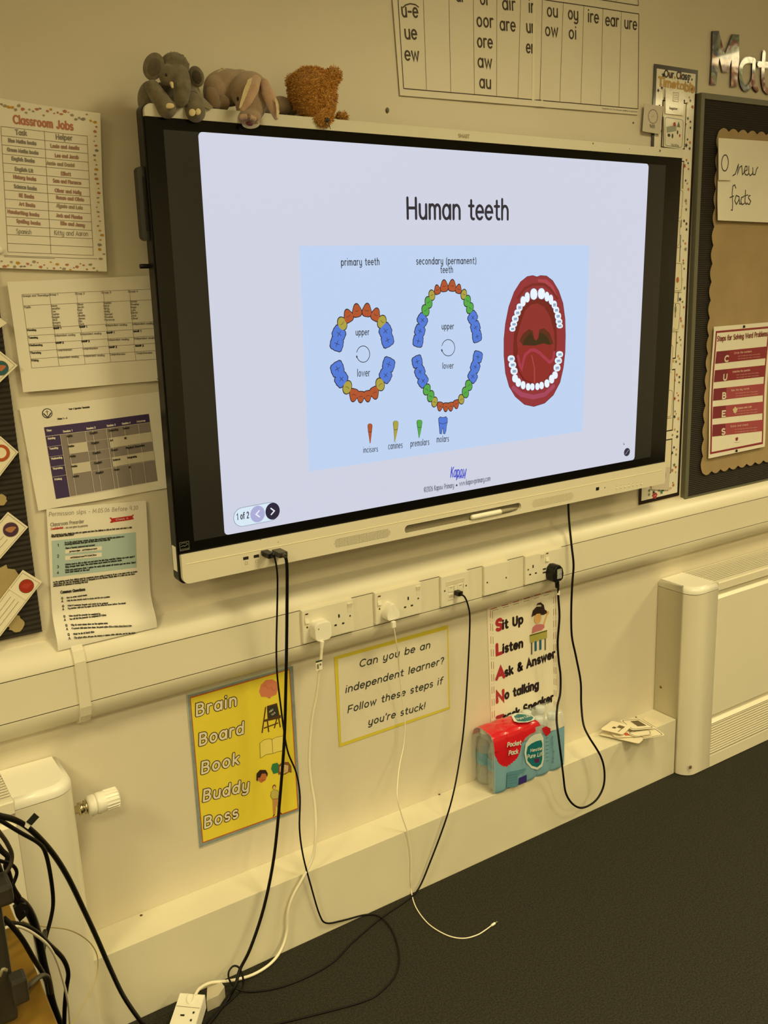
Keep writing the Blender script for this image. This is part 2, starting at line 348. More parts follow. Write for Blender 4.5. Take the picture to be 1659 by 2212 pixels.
# ceiling lamps (real fittings, out of view)
EM = mat('lamp_diffuser', (255, 236, 190), emit=0)
for i, (x, y, p_) in enumerate(LAMPS):
    t = thing('ceiling_light', 'flat square ceiling light panel, '+['front left', 'front middle', 'front right', 'back left', 'back middle', 'back right', 'rear left', 'rear middle'][i]+' of the room', 'ceiling light', (x, y, ZC))
    MB().box(x-.31, x+.31, y-.31, y+.31, ZC-.035, ZC, WHITEP, .004).build('frame', t)
    dm = bpy.data.materials.new('lamp_glow'); dm.use_nodes = True; b = dm.node_tree.nodes['Principled BSDF']
    b.inputs['Emission Color'].default_value = WARM+(1,); b.inputs['Emission Strength'].default_value = GLOW
    MB().add([(x-.29, y-.29, ZC-.036), (x+.29, y-.29, ZC-.036), (x+.29, y+.29, ZC-.036), (x-.29, y+.29, ZC-.036)], [[3, 2, 1, 0]], dm).build('diffuser', t)
# ------------------------------------------------------------------ interactive display
def _eul(a, b, c):
    Ry = Matrix(((cos(a), 0, sin(a)), (0, 1, 0), (-sin(a), 0, cos(a)))); Rx = Matrix(((1, 0, 0), (0, cos(b), -sin(b)), (0, sin(b), cos(b))))
    Rz = Matrix(((cos(c), -sin(c), 0), (sin(c), cos(c), 0), (0, 0, 1))); return Rz @ Rx @ Ry
TR = _eul(.00593, .019973, .016656)                # the panel hangs slightly out of true on its bracket
DT = Matrix.Translation((.714, -.11, 1.4825)) @ TR.to_4x4() @ Matrix.Translation((-.714, 0, -.4015))
DP = Plane(DT @ Vector((0, 0, 0)), TR.col[0], TR.col[2])
def dl(x, y, z): return DT @ Vector((x, y, z))
disp = thing('interactive_display', 'large black wall mounted interactive display showing a human teeth slide', 'display', (.72, -.05, .98))
HX0, HX1 = -.036, 1.4895
def rrect(x0, x1, z0, z1, r, cs=(1, 1, 1, 1), n=6):
    out = []
    for k, (cx, cz, a0) in enumerate(((x0, z0, 180), (x1, z0, 270), (x1, z1, 0), (x0, z1, 90))):
        rr = r*cs[k]; sx = 1 if k in (0, 3) else -1; sz = 1 if k < 2 else -1
        if rr < 1e-6: out.append((cx, cz)); continue
        out += [(cx+sx*rr+rr*cos(radians(a0+90*i/n)), cz+sz*rr+rr*sin(radians(a0+90*i/n))) for i in range(n+1)]
    return out
def dprism(m, poly, y0, y1, mt): return m.prism([dl(x, y0, z) for x, z in poly], dl(0, y1, 0)-dl(0, y0, 0), mt)
MB().box(-.01, 1.465, .03, .078, -.06, .82, BLACK, .01, DT).build('rear_housing', disp)
m = MB(); dprism(m, rrect(HX0-.002, HX1+.001, -.089, .848, .014), .004, .032, BLACK); m.build('side_frame', disp)
MB().box(.3, 1.15, .078, .098, .15, .65, mat('bracket_steel', (70, 70, 70), .5, metal=.6), .002, DT).build('wall_bracket', disp)
g = MB().box(HX0+.001, HX1, -.0005, .006, -.024, .8245, GLASS, 0, DT).build('glass_panel', disp)
m = MB(); dprism(m, rrect(HX0, HX1, .8245, .847, .014, (0, 0, .2, 1)), -.005, .006, SILVER); top = m.build('top_bar', disp)
zm, zt, zb = -.0672, -.0235, -.0875; sl0, sl1, sr = .535, .912, .0105
left = [(sl0+sr+sr*cos(radians(180-9*i)), zm+sr*sin(radians(180-9*i))) for i in range(11)]; right = [(sl1-sr+sr*cos(radians(90-9*i)), zm+sr*sin(radians(90-9*i))) for i in range(11)]
up_ = [(HX0+.003, zm)]+left+right+[(HX1-.002, zm), (HX1-.002, zt), (HX0+.003, zt)]
lo_ = [(HX0+.003, zm)]+[(x, 2*zm-z) for x, z in left]+[(x, 2*zm-z) for x, z in right]+[(HX1-.002, zm), (HX1-.002, zb+.004)]+[(HX1-.006, zb)]+[(HX0+.003+.014-.014*sin(radians(15*i)), zb+.014-.014*cos(radians(15*i))) for i in range(7)]
m = MB(); dprism(m, up_, -.007, .004, WHITEP if 0 else PVC); dprism(m, lo_, -.007, .004, PVC); bar = m.build('bottom_bar', disp)
MB().box(HX0+.012, HX1-.02, -.0078, -.0069, -.0452, -.0444, mat('bar_seam', (250, 240, 205), .4), 0, DT).build('seam', bar)
MB().box(sl0, sl1, .001, .004, zm-sr, zm+sr, mat('tray_grey', (120, 112, 92), .6), 0, DT).build('pen_tray', bar)
DPr = Print(DP); DPr.h0 = .0072
def grille(x0, x1, z, hh, mt):
    global DPr
    pr = Print(DP, h0=.0073); pr.part('speaker_grille'); p = .0031; nx = int((x1-x0)/p)
    for i in range(nx+1):
        for j in range(-3, 4):
            x = x0+i*p; k = hh/3*abs(j)/hh*3; e = min(x-x0, x1-x)
            if e < hh*(1-math.sqrt(max(0, 1-(j/3.6)**2))): continue
            pr.disc((x, z+j*.0031), .0009, .0009, mt, 0, 6)
    o = pr.parts['speaker_grille'].build('speaker_grille', bar); o['kind'] = 'stuff'
dk = mat('grille_holes', (92, 82, 58), .8)
grille(.336, .492, -.0655, .011, dk); grille(.951, 1.1045, -.0675, .011, mat('grille_holes_pale', (165, 150, 112), .8))
z1 = zz(360, 1060, 2.592); z2 = zz(900, 960, 2.765); z6 = zz(500, 1150, 10.37)
def dpoly(name, pts, mt, parent=bar, h=.0075): 
    pr = Print(DP, h0=h); pr.part(name).poly([pr.L(*p) for p in pts], mt, 0); pr.build(parent); return pr
for X, Y in ((322, 578), (557, 532)):
    a, b = DP.loc(*z6(X, Y), .0072)
    MB().box(a-.0062, a+.0062, -.0076, -.006, b-.0032, b+.0032, DARK, 0, DT).build('usb_port', bar)
    a2, b2 = DP.loc(*z6(X+10, Y+112), .0072)
    pr = Print(DP, h0=.0073); pr.part('port_symbol').line([(a2-.003, b2-.003), (a2+.003, b2-.003), (a2+.003, b2+.003), (a2-.003, b2+.003)], .0006, mat('print_tan', (150, 138, 100)), 0, False, True); pr.build(bar)
a, b = DP.loc(*z2(1080, 265), .0072); MB().box(a-.006, a+.006, -.0082, -.006, b-.0045, b+.0045, BLACK, .002, DT).build('sensor_window', bar)
a, b = DP.loc(*z2(1124, 258), .0072); MB().lathe(dl(a, -.0072, b), [(0, .001), (.0014, .0008), (.0016, 0)], BLACK, 10, 'Y').build('sensor_hole', bar)
for i in range(7):
    a, b = DP.loc(*z2(1195+i*24.5, 262-i*4.2), .0072)
    MB().box(a-.003, a+.003, -.0083, -.006, b-.0025, b+.0025, PVC, .001, DT).build('button', bar)
    pr = Print(DP, h0=.0073); pr.part('button_symbol').line([(a-.002, b+.008), (a-.002, b+.0055), (a+.0015, b+.0055)], .0007, mat('print_tan'), 0, False); pr.build(bar)
pr = Print(DP, h0=.0053); pr.part('brand_lettering').text('SMART', pr.L(990, 296.5), pr.L(1014, 298.5), mat('silver_print', (150, 140, 112), .5), h=.007, wd=.2, layer=0); pr.build(top)
for u, v, r in ((1281, 310, .0022), (1360, 321, .001), (1425.5, 325.5, .003)):
    a, b = DP.loc(u, v, .005); MB().lathe(dl(a, -.005, b), [(0, .0008), (r, .0006), (r, 0)], mat('bar_stud', (120, 105, 70), .5), 12, 'Y').build('stud', top)
for u, v in ((563, 1166), (601, 1171)):
    a, b = DP.loc(u, v, .007); MB().lathe(dl(a, -.0068, b), [(0, .0007), (.001, .0005), (.0012, 0)], mat('bar_stud'), 10, 'Y').build('stud', bar)
# energy mark on the glass, type label on the side
z4 = zz(360, 1130, 10.37); pr = Print(DP, h0=.0009); E4 = lambda X, Y: pr.L(*z4(X, Y)); GP = mat('grey_print_on_glass', (120, 118, 110), .5)
pr.part('energy_mark').line([E4(290, 440), E4(495, 405), E4(508, 585), E4(305, 628)], .0008, GP, 0, False, True)
pr.line([E4(315, 480), E4(350, 455), E4(400, 445), E4(450, 445), E4(480, 480)], .0008, GP, 0); pr.line([E4(325, 530), E4(370, 505), E4(410, 515), E4(455, 480)], .0012, GP, 0); pr.poly([E4(310, 580), E4(500, 545), E4(504, 580), E4(308, 618)], mat('mark_band', (60, 58, 50)), 0); pr.build(g)
MB().box(HX0-.0026, HX0-.0018, .008, .028, -.062, -.008, PAPER, 0, DT).build('type_label', disp)
# carrying handle and pin on the left flank
m = MB(); a0, a1 = .604, .738
dprism(m, rrect(HX0-.017, HX0+.003, a0, a1, .009, (1, 0, 0, 1)), .012, .03, mat('handle_plastic', (30, 27, 20), .45)); hd = m.build('carrying_handle', disp)
MB().box(HX0-.008, HX0-.003, .0112, .0122, a0+.018, a1-.018, DARK, 0, DT).build('grip_slot', hd)
MB().cyl(dl(HX0, .03, .557), dl(HX0-.02, .03, .557), .0045, BLACK, 12).build('side_pin', disp)

# what the screen shows (light-emitting picture)
def em(name, rgb=(0, 0, 0), k=1.): return mat('lit_'+name, rgb, .4, emit=k, spec=.3)
slate = em('slide', (206, 209, 226)); sp = Print(DP, h0=.0011)
def SQ(px): return [sp.L(*k) for k in px]
panel = MB().box(0, 1.424, -.0008, -.0004, .0, .8035, mat('idle_screen', (36, 31, 20), .2, emit=.7, spec=.35), 0, DT).build('screen', disp)
x0, x1_, z0_, z1_ = .0692, 1.3542, .0005, .804
sp.part('slide').poly(rrect(x0, x1_, z0_, z1_, .009), slate, 0)
sp.part('picture_panel').poly(SQ([(646, 531), (1273.6, 529.6), (1258, 931.4), (667.4, 1018.4)]), em('panel', (189, 210, 241)), 1)
k8 = zz(640, 520, 2.552); K = lambda X, Y: sp.L(*k8(X, Y))
TX = em('text', (38, 36, 48)); 
ppx = (sp.L(900, 500)[0]-sp.L(899, 500)[0])
sp.part('title'); sp.text('Human teeth', sp.L(878, 472), sp.L(1098, 474), TX, h=.044, wd=.105, layer=2, gap=.09)
sp.part('caption')
for t, a, b, h in (('primary teeth', (246, 137), (457, 133), .0145), ('secondary (permanent)', (660, 130), (990, 127), .0145), ('teeth', (793, 177), (862, 176), .0145), ('upper', (326, 521), (401, 519), .0135), ('lower', (335, 748), (404, 746), .0155),
                   ('upper', (800, 488), (867, 487), .0135), ('lower', (804, 705), (865, 703), .0135), ('incisors', (368, 1168), (448, 1161), .0125), ('canines', (505, 1149), (584, 1141), .0145), ('premolars', (628, 1135), (731, 1124), .0145), ('molars', (772, 1111), (839, 1106), .0145)):
    sp.text(t, K(*a), K(*b), TX, h=h, wd=.1, layer=3, gap=.15)
sp.part('copyright_line'); z1k = lambda X, Y: K(X, Y); GR = em('greytext', (92, 92, 112))
sp.text('~2026 Kapow Primary', K(703, 1386), K(868, 1360), GR, h=.0125, wd=.12, layer=2); sp.disc(K(883, 1348), .0026, .0026, TX, 2, 10); sp.text('www.kapowprimary.com', K(898, 1352), K(1068, 1322), GR, h=.0125, wd=.12, layer=2)
sp.part('logo'); BL = em('blue', (48, 66, 196)); sp.text('Kapow', K(848, 1304), K(933, 1296), BL, h=.025, wd=.12, layer=2, slant=.15); sp.text('Primary', K(885, 1312), K(930, 1305), BL, h=.0085, wd=.14, layer=2, slant=.2)
# tooth charts
OL = em('outline', (40, 30, 40)); OR = em('orange', (176, 82, 44)); YE = em('yellow', (172, 160, 66)); GN = em('green', (82, 168, 70)); BU = em('toothblue', (78, 120, 214))
s1 = ppx/2.552
def tooth(X, Y, r, col, cx, cy, kind):
    c = Vector(K(X, Y)); o = Vector(K(cx, cy)); d = (c-o).normalized(); ang = math.atan2(d.y, d.x); R_ = r*s1*.92
    sp.each('tooth')
    def shape(k):
        pts = []
        for i in range(20):
            a = 2*pi*i/20
            if kind == 'm': e = (abs(cos(a))**4+abs(sin(a))**4)**(-.25)*(1+.03*cos(8*a)); q = (e*cos(a)*1.06, e*sin(a)*.9)
            elif kind == 'i': e = 1+.16*max(0, cos(a+pi))**2*0+.12*cos(3*a); q = (e*cos(a)*1.05, e*sin(a)*.98)
            else: q = (cos(a)*1.12, sin(a)*.9)
            x, y = q[0]*k, q[1]*k; pts.append((c.x+x*cos(ang)-y*sin(ang), c.y+(x*sin(ang)+y*cos(ang))*1.12))
        return pts
    sp.poly(shape(R_+.0018), OL, 2); sp.poly(shape(R_), col, 3)
    e = R_*.45; t = Vector((-d.y, d.x))
    if kind == 'm': sp.line([c-d*e, c+d*e], .0011, OL, 4); sp.line([c-t*e, c+t*e], .0011, OL, 4)
    else: sp.line([c-t*e+d*e*.2, c+d*e*-.1, c+t*e+d*e*.2], .0009, OL, 4)
sp.part('tooth_chart')
for X, Y, c in ((222, 568, 'b'), (234, 513, 'b'), (252, 457, 'y'), (286, 417, 'o'), (333, 388, 'o'), (388, 386, 'o'), (436, 410, 'o'), (470, 447, 'y'), (490, 498, 'b'), (502, 548, 'b'), (225, 706, 'b'), (247, 762, 'b'), (280, 808, 'y'), (316, 848, 'o'), (354, 858, 'os'), (392, 854, 'os'), (430, 836, 'o'), (461, 792, 'y'), (491, 741, 'b'), (508, 682, 'b')):
    tooth(X, Y, {'b': 31, 'y': 25, 'o': 25, 'os': 22}[c], {'b': BU, 'y': YE, 'o': OR}[c[0]], 365, 622, 'm' if c == 'b' else 'i' if c[0] == 'o' else 'c')
for X, Y, c in ((670, 553, 'b'), (680, 498, 'b'), (694, 438, 'b'), (711, 384, 'g'), (728, 340, 'g'), (746, 300, 'y'), (776, 272, 'o'), (814, 252, 'O'), (858, 250, 'O'), (893, 268, 'o'), (922, 296, 'y'), (941, 332, 'g'), (956, 372, 'g'), (971, 424, 'b'), (986, 478, 'b'), (995, 528, 'b'),
                (665, 666, 'b'), (680, 722, 'b'), (697, 772, 'b'), (718, 820, 'g'), (740, 857, 'g'), (761, 889, 'y'), (791, 911, 'o'), (823, 915, 'o'), (850, 912, 'o'), (880, 899, 'o'), (908, 874, 'y'), (931, 836, 'g'), (950, 797, 'g'), (971, 748, 'b'), (985, 695, 'b'), (999, 640, 'b')):
    tooth(X, Y, {'b': 27, 'g': 22, 'y': 19, 'o': 18, 'O': 23}[c], {'b': BU, 'g': GN, 'y': YE, 'o': OR, 'O': OR}[c], 834, 590, 'm' if c == 'b' else 'i' if c in 'oO' else 'c')
for X, Y in ((367, 625), (836, 590)):
    sp.each('turning_arrow')
    sp.line([K(X+36*cos(radians(a)), Y-45*sin(radians(a))) for a in range(-170, 171, 12)], .0016, TX, 3); sp.poly([K(X-40, Y+10), K(X-30, Y+12), K(X-36, Y+24)], TX, 3)
def spike(top_, tip, w_, col):
    sp.each('tooth_picture'); (X, Y), (x, y) = top_, tip; h = y-Y
    p = lambda k: [K(X-w_*.5*k, Y+h*.12), K(X-w_*.46*k, Y), K(X-w_*.2*k, Y-h*.05*k), K(X+w_*.2*k, Y-h*.05*k), K(X+w_*.46*k, Y), K(X+w_*.5*k, Y+h*.12), K(X+w_*.38*k, Y+h*.4), K((X+x)/2+w_*.22*k, Y+h*.75), K(x+2*k, y+2*k), K(x-2*k, y+2*k), K((X+x)/2-w_*.2*k, Y+h*.75), K(X-w_*.38*k, Y+h*.4)]
    sp.poly(p(1.12), OL, 2); sp.poly(p(.96), col, 3); sp.line([K(X-w_*.4, Y+h*.38), K(X, Y+h*.42), K(X+w_*.38, Y+h*.36)], .001, OL, 4)
spike((405, 1013), (406, 1114), 24, OR); spike((547, 998), (541, 1106), 26, YE); spike((678, 992), (676, 1084), 28, GN)
mo = [(784, 980), (792, 972), (808, 976), (824, 971), (831, 980), (831, 1000), (826, 1020), (824, 1045), (818, 1063), (811, 1062), (810, 1040), (806, 1028), (802, 1042), (799, 1063), (791, 1062), (789, 1035), (786, 1010)]
sp.each('tooth_picture'); sp.line([K(*q) for q in mo], .0025, OL, 2, True, True); sp.poly([K(*q) for q in mo], BU, 3); sp.line([K(786, 1004), K(808, 1010), K(829, 1001)], .001, OL, 4)
# open mouth
km = zz(1060, 580, 6.911); Q = lambda *p: [sp.L(*km(*q)) for q in p]
sp.part('mouth_picture')
lip = [(685, 125), (740, 105), (830, 112), (920, 180), (1010, 330), (1075, 520), (1105, 750), (1112, 1000), (1105, 1260), (1080, 1480), (1030, 1700), (930, 1890), (800, 2010), (640, 2060), (500, 2030), (360, 1910), (270, 1760), (215, 1560), (192, 1300), (192, 1050), (215, 820), (265, 570), (345, 350), (440, 200), (540, 120), (625, 105)]
sp.poly(Q(*lip), em('lip', (146, 44, 52)), 2); sp.line(Q(*lip), .0012, em('lipline', (90, 30, 42)), 3, True, True)
sp.poly(Q((700, 160), (830, 165), (930, 260), (990, 420), (960, 400), (890, 280), (800, 215), (700, 200)), em('liplight', (172, 64, 74)), 3)
sp.line(Q((400, 440), (500, 300), (620, 240), (700, 235), (800, 240), (900, 320), (990, 450)), .006, em('lipdark', (120, 34, 28)), 3)
inner = [(690, 450), (850, 480), (930, 620), (975, 850), (985, 1100), (960, 1350), (880, 1600), (760, 1700), (620, 1720), (480, 1670), (380, 1500), (330, 1250), (340, 1000), (400, 750), (490, 560), (580, 470)]
sp.poly(Q(*inner), em('inner', (112, 28, 22)), 3)
sp.poly(Q((690, 520), (790, 570), (880, 720), (940, 950), (950, 1200), (900, 1250), (400, 1250), (380, 1050), (430, 850), (500, 640), (590, 540)), em('palate', (140, 42, 42)), 4)
sp.poly(Q((480, 1150), (420, 1080), (470, 980), (560, 905), (620, 930), (640, 1040), (665, 1075), (700, 1040), (720, 910), (790, 890), (870, 960), (930, 1120), (860, 1150)), em('throatrim', (90, 38, 20)), 5)
sp.poly(Q((470, 1140), (510, 1040), (600, 950), (632, 1050), (665, 1080), (705, 1040), (720, 950), (820, 1000), (890, 1120), (700, 1160)), em('throat', (56, 38, 16)), 6)
sp.poly(Q((380, 1290), (400, 1200), (500, 1145), (650, 1150), (780, 1115), (900, 1160), (945, 1260), (930, 1420), (860, 1600), (760, 1690), (640, 1715), (500, 1660), (420, 1540)), em('tongue', (140, 36, 34)), 7)
sp.line(Q((395, 1310), (420, 1440), (450, 1490), (470, 1400), (500, 1290), (580, 1220), (640, 1215), (720, 1260), (800, 1340), (870, 1400), (920, 1360), (935, 1250)), .0085, em('tongueshine', (164, 52, 72)), 8)
sp.line(Q((600, 1300), (640, 1480), (642, 1700)), .004, em('tongueshine2', (166, 66, 60)), 8)
TW, TB, TG = em('toothwhite', (232, 243, 252)), em('toothshade', (160, 182, 206)), em('gumline', (90, 116, 140))
sp.line(Q((330, 1780), (450, 1880), (630, 1920), (800, 1880), (930, 1760)), .012, em('lowergum', (164, 66, 92)), 4)
ut = [((310, 900), 46, 42, 1), ((330, 830), 50, 46, 1), ((352, 750), 50, 55, 1), ((385, 660), 48, 52, 1), ((415, 580), 46, 60, 1), ((468, 490), 40, 78, 0), ((530, 430), 38, 78, 0), ((628, 382), 54, 86, 0), ((742, 376), 54, 84, 0), ((824, 420), 36, 74, 0), ((885, 465), 34, 76, 0), ((935, 540), 40, 62, 1), ((965, 620), 44, 52, 1), ((990, 710), 48, 56, 1), ((1005, 790), 50, 46, 1), ((1015, 855), 48, 38, 1),
      ((292, 1345), 54, 52, 1), ((310, 1435), 56, 52, 1), ((335, 1530), 54, 56, 1), ((350, 1640), 44, 60, 0), ((398, 1700), 40, 66, 0), ((470, 1740), 36, 62, 0), ((545, 1765), 34, 56, 0), ((608, 1765), 32, 54, 0), ((682, 1760), 32, 54, 0), ((745, 1745), 34, 56, 0), ((825, 1715), 38, 62, 0), ((895, 1650), 40, 66, 0), ((945, 1590), 42, 58, 0), ((975, 1480), 52, 58, 1), ((995, 1375), 54, 52, 1), ((1015, 1280), 52, 48, 1)]
for (X, Y), a, b, back in ut:
    f = lambda k, s=1: Q(*[(X+a*k*s*cos(t)*(1-.0*abs(sin(t))), Y+b*k*(abs(sin(t))**.8*(1 if sin(t) > 0 else -1))) for t in [2*pi*i/14 for i in range(14)]])
    sp.poly(f(1.05), TG, 9); sp.poly(f(.98), TW, 10)
    if back: sp.poly(Q((X-a*.5, Y-b*.3), (X+a*.55, Y-b*.35), (X+a*.6, Y+b*.4), (X-a*.45, Y+b*.5)), TB, 11); sp.line(Q((X-a*.25, Y+5), (X+a*.3, Y-b*.15)), .0012, TG, 12)
# page control
C1 = lambda X, Y: sp.L(*z1(X, Y)); sp.part('page_control'); a_, b_ = Vector(C1(424, 147)), Vector(C1(580, 117)); rr = (Vector(C1(600, 66))-Vector(C1(606, 172))).length/2
def pill(r, mt, l):
    d = (b_-a_).normalized(); n = Vector((-d.y, d.x)); th = math.atan2(d.y, d.x)
    sp.poly([(b_.x+r*cos(th-pi/2+pi*i/12), b_.y+r*sin(th-pi/2+pi*i/12)) for i in range(13)]+[(a_.x+r*cos(th+pi/2+pi*i/12), a_.y+r*sin(th+pi/2+pi*i/12)) for i in range(13)], mt, l)
pill(rr, em('pillrim', (150, 160, 184)), 1); pill(rr-.0014, em('pill', (214, 232, 244)), 2)
sp.text('1 of 2', C1(392, 163), C1(460, 151), em('navy', (34, 30, 56)), h=.0135, wd=.14, layer=3)
c = C1(508, 130); sp.disc(c, .0175, .0185, em('lilac', (170, 172, 214)), 3, 28); sp.line([(c[0]+.004, c[1]+.007), (c[0]-.004, c[1]), (c[0]+.004, c[1]-.007)], .0028, em('white', (235, 238, 250)), 4)
c = C1(592, 114); sp.disc(c, .0175, .019, em('navy'), 3, 28); sp.line([(c[0]-.004, c[1]+.007), (c[0]+.004, c[1]), (c[0]-.004, c[1]-.007)], .0028, em('white'), 4)
sp.part('corner_button'); c = sp.L(1354, 976.5); sp.disc(c, .0125, .0118, em('ink2', (44, 40, 60)), 1, 28); sp.line([(c[0]+.001, c[1]+.001), (c[0]+.006, c[1]+.005)], .0022, em('lilac2', (150, 148, 175)), 2); sp.line([(c[0]-.001, c[1]-.001), (c[0]-.006, c[1]-.005)], .0022, em('lilac2'), 2)
c = sp.L(1347, 959); sp.poly([(c[0]-.003, c[1]+.005), (c[0]+.004, c[1]-.002), (c[0]-.001, c[1]-.003)], em('cursor', (120, 118, 128)), 2)
sp.build(panel)

# stylus lying in the tray
p0, p1 = DP.loc(1016, 1113, .004), DP.loc(1119, 1094, .004); rr = .0068; zz_ = zm-sr+rr+.0004
t = thing('stylus', 'white marker pen lying in the tray slot below the screen', 'pen', tuple(dl((p0[0]+p1[0])/2, -.006, zz_-rr)))
xa, xm, xb = p0[0], p0[0]+.098, p1[0]-.002; yy = -.0065
m = MB().cyl(dl(xa+.006, yy, zz_), dl(xm, yy, zz_), rr, WHITEP, 20); m.ell(dl(xa+.006, yy, zz_), (rr, rr, rr), WHITEP); m.build('barrel', t)
MB().cyl(dl(xm, yy, zz_), dl(xm+.035, yy, zz_), rr*.92, mat('stylus_grey', (150, 142, 118), .5), 20, r2=rr*.8).cyl(dl(xm+.035, yy, zz_), dl(xb, yy, zz_), rr*.8, mat('stylus_grey'), 20, r2=.001).build('nib', t)

# ------------------------------------------------------------------ sockets in the trunking
YF = -.05
def plate(name, label, cat, x, wd, zc=.8115, hh=.0835):
    t = thing(name, label, cat, (x+wd/2, YF, zc-hh/2)); MB().box(x, x+wd, YF-.009, YF+.001, zc-hh/2, zc+hh/2, SOCK, .0022).build('faceplate', t)
    P = lambda a, b: (x+a*wd, zc+hh/2-b*hh); return t, P
def holes(t, P, a, b, k=1):
    for da, db, w_, h_ in ((0, 0, .0042, .0085), (-.075, .255, .0066, .0042), (.075, .255, .0066, .0042)):
        x, z = P(a+da, b+db); MB().box(x-w_/2, x+w_/2, YF-.0094, YF-.008, z-h_/2, z+h_/2, DARK).build('pin_slot', t)
def screw(t, x, z, y=YF-.009):
    m = MB().lathe((x, y+.0002, z), [(0, .0009), (.0022, .0008), (.0027, 0)], BRASS, 14, 'Y'); m.box(x-.0004, x+.0004, y-.0011, y-.0004, z-.002, z+.002, DARK); m.build('screw', t)
def rocker(t, x, z, tilt=1, hh=.0235, ww=.0115):
    m = MB(); d = .0022*tilt; y = YF-.009; x0, x1 = x-ww/2, x+ww/2; z0, z1 = z-hh/2, z+hh/2
    m.prism([(x0, y+.002, z0), (x0, y-.0024-d, z0), (x0, y-.001, z), (x0, y-.0024+d*.6, z1), (x0, y+.002, z1)], (ww, 0, 0), SOCK); o = m.build('rocker_switch', t)
    if tilt > 0: MB().box(x0+.002, x1-.002, y-.0021, y-.0005, z1-.0022, z1+.0004, mat('switch_red', (90, 30, 20), .5)).build('on_mark', o)
S1, P1 = plate('wall_socket', 'white double wall socket nearest the yellow word poster, square white plug in its left side', 'socket', .2672, .1415)
S2, P2 = plate('wall_socket', 'white double wall socket above the yellow bordered sign, with a triangular charger plug', 'socket', .4718, .1405)
for S_, P_ in ((S1, P1), (S2, P2)):
    rocker(S_, *P_(.085, .25)); rocker(S_, *P_(.925, .25), -1); screw(S_, *P_(.085, .52)); screw(S_, *P_(.925, .5)); holes(S_, P_, .705, .42)
S3, P3 = plate('wall_socket', 'white double wall socket with charging ports and a black plug, rightmost of the outlets', 'socket', .9642, .142)
rocker(S3, *P3(.44, .2), -1); rocker(S3, *P3(.565, .2), 1); screw(S3, *P3(.075, .48)); holes(S3, P3, .2, .41)
for b in (.6, .72):
    x, z = P3(.5, b); MB().box(x-.006, x+.006, YF-.0095, YF-.008, z-.0022, z+.0022, DARK).build('usb_port', S3)
S4, P4 = plate('data_outlet', 'square white network outlet with a black lead plugged in', 'outlet', .6755, .0905)
S5, P5 = plate('blank_plate', 'plain square white blanking plate with two screws', 'blank plate', .8185, .087)
screw(S5, *P5(.12, .56)); screw(S5, *P5(.88, .56)); screw(S4, *P4(.12, .48)); screw(S4, *P4(.9, .48))
x, z = P4(.5, .27); MB().box(x-.03, x+.03, YF-.0098, YF-.008, z-.006, z+.006, mat('label_window', (214, 206, 182), .3), .0008).build('label_window', S4)
for a, b in ((.34, .46), (.68, .46), (.34, .72), (.66, .68)):
    x, z = P4(a, b); MB().box(x-.009, x+.009, YF-.0102, YF-.008, z-.0085, z+.0085, SOCK, .0008).build('module', S4)
    MB().box(x-.004, x+.004, YF-.0106, YF-.0095, z+.003, z+.0042, mat('tan_print', (120, 105, 70))).build('port_mark', S4)
    MB().box(x+.0095, x+.0104, YF-.0098, YF-.0085, z-.006, z+.006, mat('tan_print')).build('port_gap', S4)
x, z = P4(.34, .72); MB().box(x-.0065, x+.0065, YF-.0108, YF-.009, z-.0015, z+.0035, mat('shutter', (190, 180, 150), .4)).build('shutter', S4)

def tubed(name, label, pts, r, mt, cat='cable', group=None, seg=8, step=5, box=True):
    P = []
    for q in pts:
        v = fl(q[0], q[1], q[3]) if q[2] == 'f' else at(*q)
        if q[2] == 'f' and v.y > -.0965-r and v.x < 1.6 and box: v = at(q[0], q[1], -.0965-r)
        P.append(v)
    P = [Vector((v.x, v.y, max(v.z, r+.0002))) for v in P]
    t = empty(name, tuple(P[len(P)//2])); tag(t, label, cat, group); MB().tube(P, r, mt, seg, step).build('lead', t); return t, P
def slab(poly, y0, y1, mt, bev=.004, k=.93):
    "outline (x,z) from y0 (wall side) to y1 (room side) with a softened front edge"
    m = MB(); n = len(poly); cx = sum(p[0] for p in poly)/n; cz = sum(p[1] for p in poly)/n
    rings = [(1, y0), (1, y1+bev), (.975, y1+bev*.35), (k, y1)]
    vs = [(cx+(x-cx)*s, y, cz+(z-cz)*s) for s, y in rings for x, z in poly]
    m.add(vs, [[j*n+i, (j+1)*n+i, (j+1)*n+(i+1) % n, j*n+(i+1) % n] for j in range(3) for i in range(n)], mt, True); m.add(vs, [[3*n+i for i in range(n)], [i for i in range(n)][::-1]], mt); return m
# square white plug + its lead + tag
c = at(699, 1363, -.085); poly = [(c.x+x, c.z+z) for x, z in rrect(-.0235, .0235, -.0255, .0215, .014)]
WL, pts = tubed('power_cable', 'thick white mains cable hanging from the square white plug down to the floor', [(696, 1385, -.088), (695, 1400, -.088), (692, 1435, -.085), (684, 1500, -.075), (673, 1560, -.07), (668, 1640, -.07), (672, 1690, -.075), (680, 1740, -.085), (682, 1800, -.1), (676, 1850, -.105), (656, 1893, -.108), (633, 1935, -.106), (622, 1970, -.105), (620, 2010, -.105), (609, 2048, 'f', .03), (586, 2080, 'f', .012), (547, 2105, 'f', .008), (500, 2118, 'f', .018), (455, 2123, 'f', .04), (432, 2135, 'f', .05), (421, 2150, 'f', .055)], .0036, mat('white_flex', (238, 230, 205), .4))
o = slab(poly, YF-.009, c.y, WHITEP).build('mains_plug', WL)
MB().box(c.x-.0145, c.x-.0115, c.y-.0006, c.y+.001, c.z+.006, c.z+.009, mat('plug_stud', (150, 135, 95), .5)).build('plug_screw', o)
